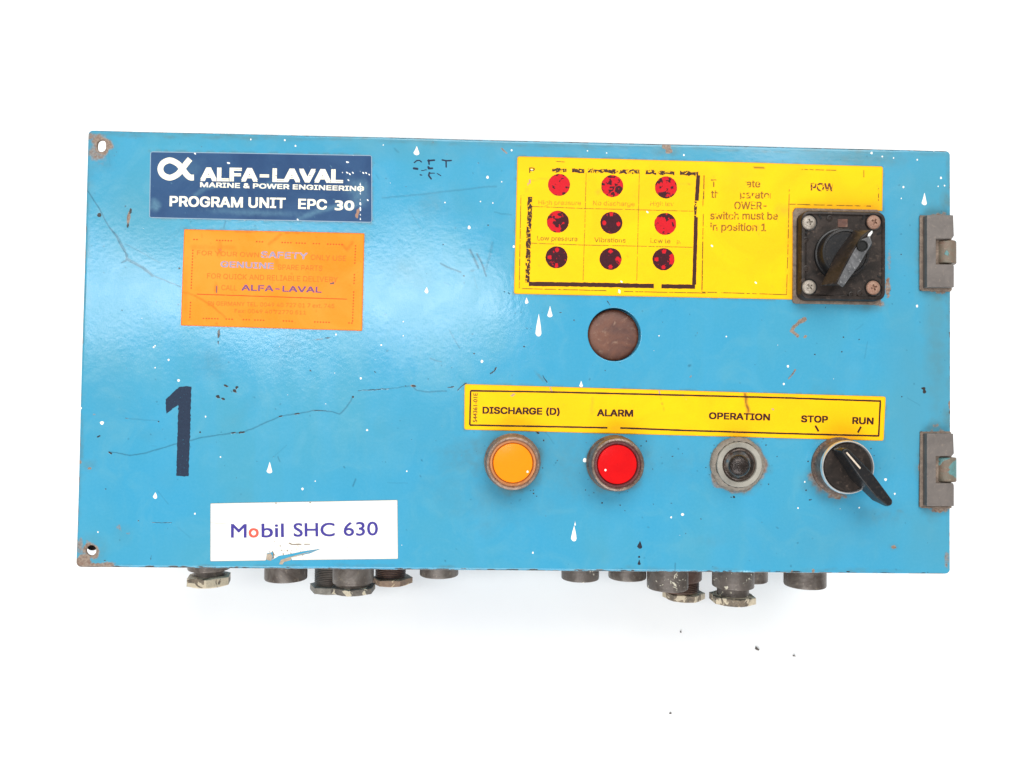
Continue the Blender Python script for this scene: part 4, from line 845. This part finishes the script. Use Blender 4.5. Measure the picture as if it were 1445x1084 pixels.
# ------------------------------------------------------------------ push-button lamps
def lamp(px, py, bez, ring, lens, label, speck):
    z = .013; c_ = P(px, py, z); c0 = (c_[0], c_[1], 0); R = 38.3 * mm_at(z)
    o = lathe('indicator_lamp', [(R * 1.06, 0), (R * 1.07, .0018), (R * 1.02, .0028), (R * 1.0, .0035), (R * 1.0, .0115), (R * .965, .0128), (R * .90, .0132), (R * .87, .0128), (R * .855, .0118), (R * .85, .006)], c0, bez, ROOT, 72, jit=.010); o['label'] = label
    lathe('inner_ring', [(R * .851, .006), (R * .849, .0116), (R * .78, .0116), (R * .745, .0108), (R * .74, .006)], c0, ring, o, 64, jit=.004)
    lathe('lens', [(R * .738, .006), (R * .735, .0106), (R * .715, .0112), (R * .5, .0115), (R * .25, .0117), (.0001, .0117)], c0, lens, o, 64)
    drop('paint_speck', speck[0], speck[1], 3.0, 3.4, M['white_paint'], o, z=.0116)  # small white dot on the lens
    return o
lamp(724, 654, M['bezel'], M['amber_ring'], M['amber'], 'amber push-button lamp in a grimy ring', (744.5, 665.7))
lamp(872, 656, M['bezel_dark'], M['maroon_ring'], M['red'], 'red push-button lamp in a dark grimy ring', (854.5, 663.5))

# ------------------------------------------------------------------ toggle switch
z = .0045; c_ = P(1043.7, 656, z); c0 = (c_[0], c_[1], 0); u = mm_at(z)
tg = lathe('toggle_switch', [(39 * u, 0), (38.5 * u, .0014), (36 * u, .0026), (33 * u, .0032)], c0, M['toggle_plate'], ROOT, 56, jit=.05); tg['label'] = 'toggle switch in a grey washer'
lathe('washer', [(32.6 * u, .001), (32.2 * u, .0043), (31.5 * u, .0046), (25 * u, .0046), (24 * u, .0040), (23.5 * u, .001)], c0, M['toggle_face'], tg, 64, jit=.008)
lathe('cup', [(24 * u, .0035), (22.8 * u, .0042), (21.2 * u, .0046), (20.4 * u, .0046), (19.6 * u, -.0010), (.0001, .0005)], c0, M['toggle_cup'], tg, 56, jit=.02)
tip = P(1043.5, 657.5, .0165); V = []; F = []; n = 24; prof = [(0, .0022), (.25, .0036), (.5, .0048), (.75, .0056), (.86, .0058), (.94, .0053), (1.0, .0040), (1.04, .0022), (1.05, .0006)]
for t_, r_ in prof:
    q = [c0[i] * (1 - t_) + tip[i] * t_ for i in range(2)] + [.001 + (tip[2] - .001) * t_]
    for k_ in range(n): a = 2 * math.pi * k_ / n; V.append((q[0] + r_ * math.cos(a), q[1] + r_ * math.sin(a), q[2]))
for i in range(len(prof) - 1):
    for k_ in range(n): k2 = (k_ + 1) % n; F.append((i * n + k_, i * n + k2, (i + 1) * n + k2, (i + 1) * n + k_))
F.append(tuple((len(prof) - 1) * n + k_ for k_ in range(n))); fixn(pymesh('lever', V, F, M['toggle_lever'], tg, smooth=True))

# ------------------------------------------------------------------ stop/run selector
z = .0105; c_ = P(1196.8, 659.7, z); c0 = (c_[0], c_[1], 0); u = mm_at(z)
sel = lathe('selector_switch', [(42 * u, 0), (41.5 * u, .0012), (38.7 * u, .0022), (38.3 * u, .0030), (38.3 * u, .0086)], c0, M['bezel_dark'], ROOT, 80, jit=.004)  # dark reflection in the chrome side painted as a dark bezel colour
lathe('chrome_ring', [(38.3 * u, .0086), (38.5 * u, .0090), (38.3 * u, .0101), (37.4 * u, .0107), (36.4 * u, .0107), (35.4 * u, .0101), (35 * u, .008)], c0, M['chrome'], sel, 80); sel['label'] = 'stop and run selector with a chrome ring and black lever'
lathe('knob_disc', [(34.8 * u, .007), (34.6 * u, .0097), (33.6 * u, .0103), (20 * u, .0104), (.0001, .0104)], c0, M['bakelite_brown'], sel, 64)
tp = [z6(*p) + (.0205,) for p in ((1062, 452), (1078, 434), (1100, 432), (1268, 602), (1396, 772), (1394, 802), (1366, 812), (1290, 752), (1180, 620))]
bt = [z6(*p) + (.0100,) for p in ((990, 440), (1020, 420), (1095, 424), (1262, 622), (1384, 792), (1378, 812), (1350, 816), (1262, 775), (1120, 640))]
tp = [P(a, b_, zt - (.002 if i in (4, 5, 6) else 0)) for i, (a, b_, zt) in enumerate(tp)]; bt = [P(a, b_, zt + (.0035 if i in (4, 5, 6) else 0)) for i, (a, b_, zt) in enumerate(bt)]
prism('lever', bt, tp, M['bakelite'], sel, .0008, 3)
mk = [z6(*p) for p in ((1088, 462), (1098, 456), (1188, 560), (1182, 570))]; prism('pointer_mark', [P(a, b_, .0203) for a, b_ in mk], [P(a, b_, .0208) for a, b_ in mk], M['pointer'], sel, .0001, 1)

# ------------------------------------------------------------------ power switch
H = .008; a = P(1130.5, 422, H); b_ = P(1250.5, 299, H); rect = (a[0], b_[0], a[1], b_[1])
ga = P(1119.5, 425, 0); gb = P(1249, 296.5, 0)
pw = rr_loft('power_switch', rect, .0045, [(0, .0008), (0, .0070), (.0004, .0077), (.0010, .0080), (.0019, .0080), (.0023, .0074), (.0027, .0073)], M['bakelite_brown'], ROOT); pw['label'] = 'square black power switch with a twist knob'
rr_loft('gasket', (ga[0] - .0008, rect[1] + .0006, rect[2] - .0014, rect[3] + .0026), .0020, [(0, 0), (0, .0009), (.0004, .0012)], M['gasket'], pw, jit=.0006)
rr_loft('inset_plate', (rect[0] + .0028, rect[1] - .0028, rect[2] + .0028, rect[3] - .0028), .003, [(0, .0072), (0, .00755), (.0002, .0077)], M['bakelite_brown'], pw)
def cross_mesh():
    V = []; F = []; n = 28
    prof = [(.0037, 0), (.0038, .0006), (.0034, .0011), (.0026, .0015), (.0020, .0016)]
    bm = bmesh.new()
    R_ = [[bm.verts.new((r * math.cos(2 * math.pi * k / n), r * math.sin(2 * math.pi * k / n), h)) for k in range(n)] for r, h in prof]
    for i in range(len(prof) - 1):
        for k in range(n): bm.faces.new((R_[i][k], R_[i][(k + 1) % n], R_[i + 1][(k + 1) % n], R_[i + 1][k]))
    # cross recess as a sunk plus
    w_ = .00042; l_ = .0017; pl = [(w_, w_), (w_, l_), (-w_, l_), (-w_, w_), (-l_, w_), (-l_, -w_), (-w_, -w_), (-w_, -l_), (w_, -l_), (w_, -w_), (l_, -w_), (l_, w_)]
    T_ = [bm.verts.new((x, y, .0016)) for x, y in pl]; B_ = [bm.verts.new((x * .8, y * .8, .0007)) for x, y in pl]
    for i in range(12): bm.faces.new((T_[i], T_[(i + 1) % 12], B_[(i + 1) % 12], B_[i]))
    bm.faces.new(B_)
    e = [bm.edges.get((R_[-1][k], R_[-1][(k + 1) % n])) for k in range(n)] + [bm.edges.get((T_[i], T_[(i + 1) % 12])) for i in range(12)]
    bmesh.ops.triangle_fill(bm, use_beauty=True, use_dissolve=False, edges=e)
    bmesh.ops.recalc_face_normals(bm, faces=bm.faces[:])
    me = bpy.data.meshes.new('screw'); bm.to_mesh(me); bm.free(); return me
for (x, y, mt, rot, lb) in ((1142.3, 313.7, 'screw', 10, 'pale screw'), (1233.6, 313.3, 'screw_rust', 60, 'rusty screw'), (1142.3, 405, 'screw', 40, 'pale screw'), (1233, 405.8, 'screw_rust', 20, 'rusty screw')):
    c_ = P(x, y, .0088); me = cross_mesh(); o = link('screw', me, M[mt], pw); o.location = (c_[0], c_[1], HP + .0076); o.rotation_euler = (0, 0, math.radians(rot)); o['label'] = lb
    lathe('screw_recess', [(.0044, .0083), (.0043, .0079), (.0036, .0078)], (c_[0], c_[1], 0), M['bakelite'], pw, 28)
# printed ticks, window and little studs on the plate
def tick(x, y, w_, h_, an, mat, name='slot'):
    pts = []; t_ = math.radians(an)
    for sx_, sy_ in ((-1, -1), (1, -1), (1, 1), (-1, 1)): dx, dy = sx_ * w_ / 2, sy_ * h_ / 2; X, Y = y4(x + dx * math.cos(t_) - dy * math.sin(t_), y + dx * math.sin(t_) + dy * math.cos(t_)); pts.append(P(X, Y, .0077)[:2])
    prism(name, [(p[0], p[1], .00765) for p in pts], [(p[0], p[1], .0079) for p in pts], mat, pw, .00003, 1)
for x, y, an in ((873, 424, -30), (1175, 426, 30), (768, 532, -65), (1284, 541, 65), (1284, 842, -65)): tick(x, y, 13, 34, an, M['black_hole'])
tick(1030, 468, 68, 56, 0, M['plug'], 'position_window')
for x, y in ((775, 583), (775, 783), (940, 433), (1150, 955), (1090, 965)): X, Y = y4(x, y); q = P(X, Y, .0078); lathe('stud', [(.0016, .0076), (.0016, .0081), (.0010, .0083), (.0007, .0079), (.0001, .0079)], (q[0], q[1], 0), M['bakelite_brown'], pw, 20)
c_ = P(1193.5, 356.5, .0145); c0 = (c_[0], c_[1], 0); u = mm_at(.0145)
kn = lathe('knob', [(38.5 * u, .0076), (38 * u, .0092), (36 * u, .0094), (35.3 * u, .0098), (35 * u, .0140), (34 * u, .0147), (31 * u, .0148), (30 * u, .0143), (.0001, .0143)], c0, M['bakelite'], pw, 72)
bt = [P(*y4(*p), .0142) for p in ((1105, 512), (1180, 512), (1232, 535), (1228, 640), (1040, 905), (870, 905), (900, 850), (975, 690))]
tp = [P(*y4(*p), zt) for p, zt in (((1165, 560), .026), ((1215, 516), .0255), ((1244, 522), .0255), ((1236, 605), .0265), ((1030, 920), .0225), ((988, 888), .0225), ((1030, 800), .0250), ((1105, 650), .0265))]
prism('grip', bt, tp, M['bakelite_brown'], pw, .0007, 3)
gp = [y4(*p) for p in ((1222, 560), (1234, 606), (1140, 765), (1030, 914), (992, 888), (1034, 800), (1112, 655), (1165, 580))]
zz_ = [.0257, .0265, .0250, .0226, .0226, .0250, .0265, .0262]
prism('grip_top', [P(a, b_, z_ - .0004) for (a, b_), z_ in zip(gp, zz_)], [P(a, b_, z_ + .0003) for (a, b_), z_ in zip(gp, zz_)], M['knob_grey'], pw, .0002, 2)
q = P(*y4(1166, 626), .0268); lathe('pin_hole', [(.0029, -.001), (.0028, .0005), (.0023, .0005), (.0021, .0001), (.0001, .0001)], (q[0], q[1], .0270), M['black_hole'], pw, 28)
gp = [y4(*p) for p in ((1236, 518), (1241, 532), (1222, 562), (1202, 560), (1210, 540))]; prism('pointer_tip', [P(a, b_, .0252) for a, b_ in gp], [P(a, b_, .0262) for a, b_ in gp], M['silver'], pw, .0002, 2)

# ------------------------------------------------------------------ hinges
for y0, y1, s0, s1, lb in ((303.5, 405.5, 337, 373, 'grey steel hinge beside the power switch'), (612, 714.5, 644, 682, 'grey steel hinge beside the selector')):
    H = .0050; x0, x1, xs = 1308.2, 1346.5, 1321
    pts = [(x0, y0), (x1 - 1, y0), (x1, s0 - 4), (x1 - 3, s0), (xs, s0), (xs, s1), (x1 - 1, s1), (x1, s1 + 3), (x1, y1), (x0, y1)]
    hb = [P(a, b_, H) for a, b_ in pts]
    hg = prism('hinge', [(p[0], p[1], .0002) for p in hb], hb, M['hinge'], ROOT, .00035, 2); hg['label'] = lb
    gq = [P(x0, y0, H), P(x1, y1, H)]; rr_loft('gasket', (gq[0][0] - .0014, PW / 2 - .0004, gq[1][1] - .0016, gq[0][1] + .0010), .001, [(0, 0), (0, .0008), (.0004, .0011)], M['gasket'], hg, jit=.0007)
    ca = P(1338, s0 + 2, .003); cb = P(1338, s1 - 1.5, .003); ym, hl = (ca[1] + cb[1]) / 2, abs(ca[1] - cb[1]); r = .0058
    lathe('knuckle', [(.0001, -hl / 2), (r * .93, -hl / 2), (r, -hl / 2 + .0005), (r, hl / 2 - .0005), (r * .93, hl / 2), (.0001, hl / 2)], (ca[0] + .0008, ym, -.0018), M['knuckle'], hg, 40, axis='y')

# ------------------------------------------------------------------ cable glands along the bottom
YB = -.1035
def gland(px0, px1, pyb, depth, mat, label, nut=None, neck=None, thread=False, collar=None):
    """px0..px1 visible width of the body, pyb photo row of its lower rim"""
    z = -depth; r = (px1 - px0) / 2 * mm_at(z); c_ = P((px0 + px1) / 2, pyb, z + r * .8); yb = c_[1]; cx = P((px0 + px1) / 2, pyb, z + r * .3)[0]
    prof = [(r, YB - c_[1]), ] if False else []
    if thread:
        n = int((YB - yb) / .0011); prof = [(r, YB)]
        for i in range(n * 2 + 1): prof.append((r * (1 if i % 2 else .95), YB - (YB - yb) * (i + .5) / (n * 2 + 1)))
        prof += [(r * .95, yb), (.0001, yb)]
    else: prof = [(r, YB), (r, yb + .0010), (r * .985, yb + .0003), (r * .95, yb), (r * .6, yb - .0001), (.0001, yb - .0001)]
    o = lathe('cable_gland', prof, (cx, 0, z), mat, ROOT, 48, axis='y', jit=0 if thread else .004); o['label'] = label
    if collar is not None:
        cr = collar[0] * mm_at(z); cy = P((px0 + px1) / 2, collar[1], z + cr * .8)[1]; lathe('collar', [(cr * .98, YB - .0001), (cr, YB - .001), (cr, cy + .0006), (cr * .96, cy), (r * 1.001, cy)], (cx, 0, z), M['gland_brown'], o, 48, axis='y')
    if nut is not None:
        nx0, nx1, ny0, ny1, nm, rot = nut; zr = z; nr = (nx1 - nx0) / 2 * mm_at(zr) * 1.03; ncx = P((nx0 + nx1) / 2, ny1, zr + nr * .3)[0]
        n0 = P((nx0 + nx1) / 2, ny0, zr + nr * .8)[1]; n1 = P((nx0 + nx1) / 2, ny1, zr + nr * .8)[1]
        if neck: rn = neck * mm_at(z); lathe('neck', [(rn, yb + .002), (rn, n0 - .0015)], (cx, 0, z), mat, o, 40, axis='y', jit=.01)
        V = []; F = []
        for (rk, yk, ck) in ((.95, n0, 1), (1, n0 - (n0 - n1) * .10, 0), (1, n1 + (n0 - n1) * .12, 0), (.93, n1, 1), (.6, n1 - .0001, 1), (.55, n1 + .0015, 1)):
            for k_ in range(36):
                a_ = 2 * math.pi * k_ / 36 + rot; ph = (2 * math.pi * k_ / 36) % (math.pi / 3) - math.pi / 6; hexr = nr * .90 / math.cos(ph) if not ck else nr * .92
                hexr = min(hexr, nr * 1.03); V.append((ncx + hexr * rk * math.cos(a_), yk, zr + hexr * rk * math.sin(a_)))
        for i in range(5):
            for k_ in range(36): k2 = (k_ + 1) % 36; F.append((i * 36 + k_, i * 36 + k2, (i + 1) * 36 + k2, (i + 1) * 36 + k_))
        F.append(tuple(range(36))); F.append(tuple(5 * 36 + k_ for k_ in range(36)))
        nt = fixn(pymesh('lock_nut', V, F, nm, o)); smooth_by_angle(nt, 28)
    return o
gland(263.7, 320.7, 808, .045, M['gland'], 'leftmost cable gland with a cream paint-crusted nut', (262.5, 320.5, 816.5, 830.5, M['nut_paint'], .3), neck=20)
gland(372, 430, 822.5, .045, M['gland'], 'plain grey cable gland under the white oil label')
gland(443, 490, 827, .078, M['gland'], 'threaded cable gland half behind a larger one', (437, 494, 829, 839.5, M['nut_grey'], .1), thread=True)
gland(468.5, 525, 827, .045, M['gland'], 'large cable gland with a cream splashed nut', (466.5, 527, 831.5, 841.5, M['nut_paint_b'], .55), neck=24)
gland(529, 571.5, 818, .070, M['gland_brown'], 'threaded cable gland with a tan nut', (525.5, 579, 818.5, 828.5, M['nut_tan'], .0), thread=True)
gland(592, 646, 816.5, .055, M['gland'], 'short dark cable gland left of middle')
gland(793, 846, 821.5, .055, M['gland_paint'], 'short cable gland splashed with cream paint')
gland(860, 913, 820.5, .055, M['gland'], 'short dark cable gland below the red lamp')
gland(973 - 44, 988, 838, .082, M['gland_brown'], 'threaded red-brown cable gland behind a splashed one', (939, 994.5, 840, 850.5, M['nut_paint'], .2), thread=True, collar=(33, 823))
gland(915, 972.5, 835.5, .040, M['gland_paint'], 'wide cable gland with a cream paint splash')
gland(1036, 1085, 824, .078, M['gland'], 'cable gland mostly hidden behind a larger one')
gland(1008, 1066, 833, .042, M['gland_paint'], 'long cable gland with cream flecked hexagonal nut', (1005.5, 1067, 845, 856.5, M['nut_paint'], .52), neck=22)
gland(1110.5, 1168, 832, .045, M['gland'], 'rightmost plain brown cable gland')

# ------------------------------------------------------------------ debris on the white surface
def flake(x, y, w_, h_, an, label):
    q = P(x, y, -HP); mm = mm_at(-HP); V = []; F = []; n = 9; t_ = math.radians(an)
    for zl, s_ in ((.0002, 1), (.0012, .8), (.0017, .35)):
        for k_ in range(n):
            a_ = 2 * math.pi * k_ / n; r_ = s_ * (1 + .3 * math.sin(k_ * 2.3 + x)); dx, dy = w_ / 2 * mm * r_ * math.cos(a_), h_ / 2 * mm * r_ * math.sin(a_); V.append((dx * math.cos(t_) - dy * math.sin(t_), dx * math.sin(t_) + dy * math.cos(t_), zl))
    for i in range(2):
        for k_ in range(n): k2 = (k_ + 1) % n; F.append((i * n + k_, i * n + k2, (i + 1) * n + k2, (i + 1) * n + k_))
    F.append(tuple(range(n))); F.append(tuple(2 * n + k_ for k_ in range(n)))
    o = fixn(pymesh('debris_flake', V, F, M['gland'], None, lift=False)); o.location = (q[0], q[1], 0); o['label'] = label; o['category'] = 'debris'; o['group'] = 'dark crumbs on the white surface'
flake(1068, 915.5, 7.5, 3.6, -38, 'largest dark crumb on the white surface below the right glands')
flake(1120, 925, 4, 2, -10, 'small dark crumb just right of the largest crumb')
flake(946, 1006, 4, 2, 10, 'tiny dark crumb nearest the bottom edge of the photo')
flake(960.5, 891.5, 2.4, 2, 60, 'tiny crumb below the paint-splashed gland')
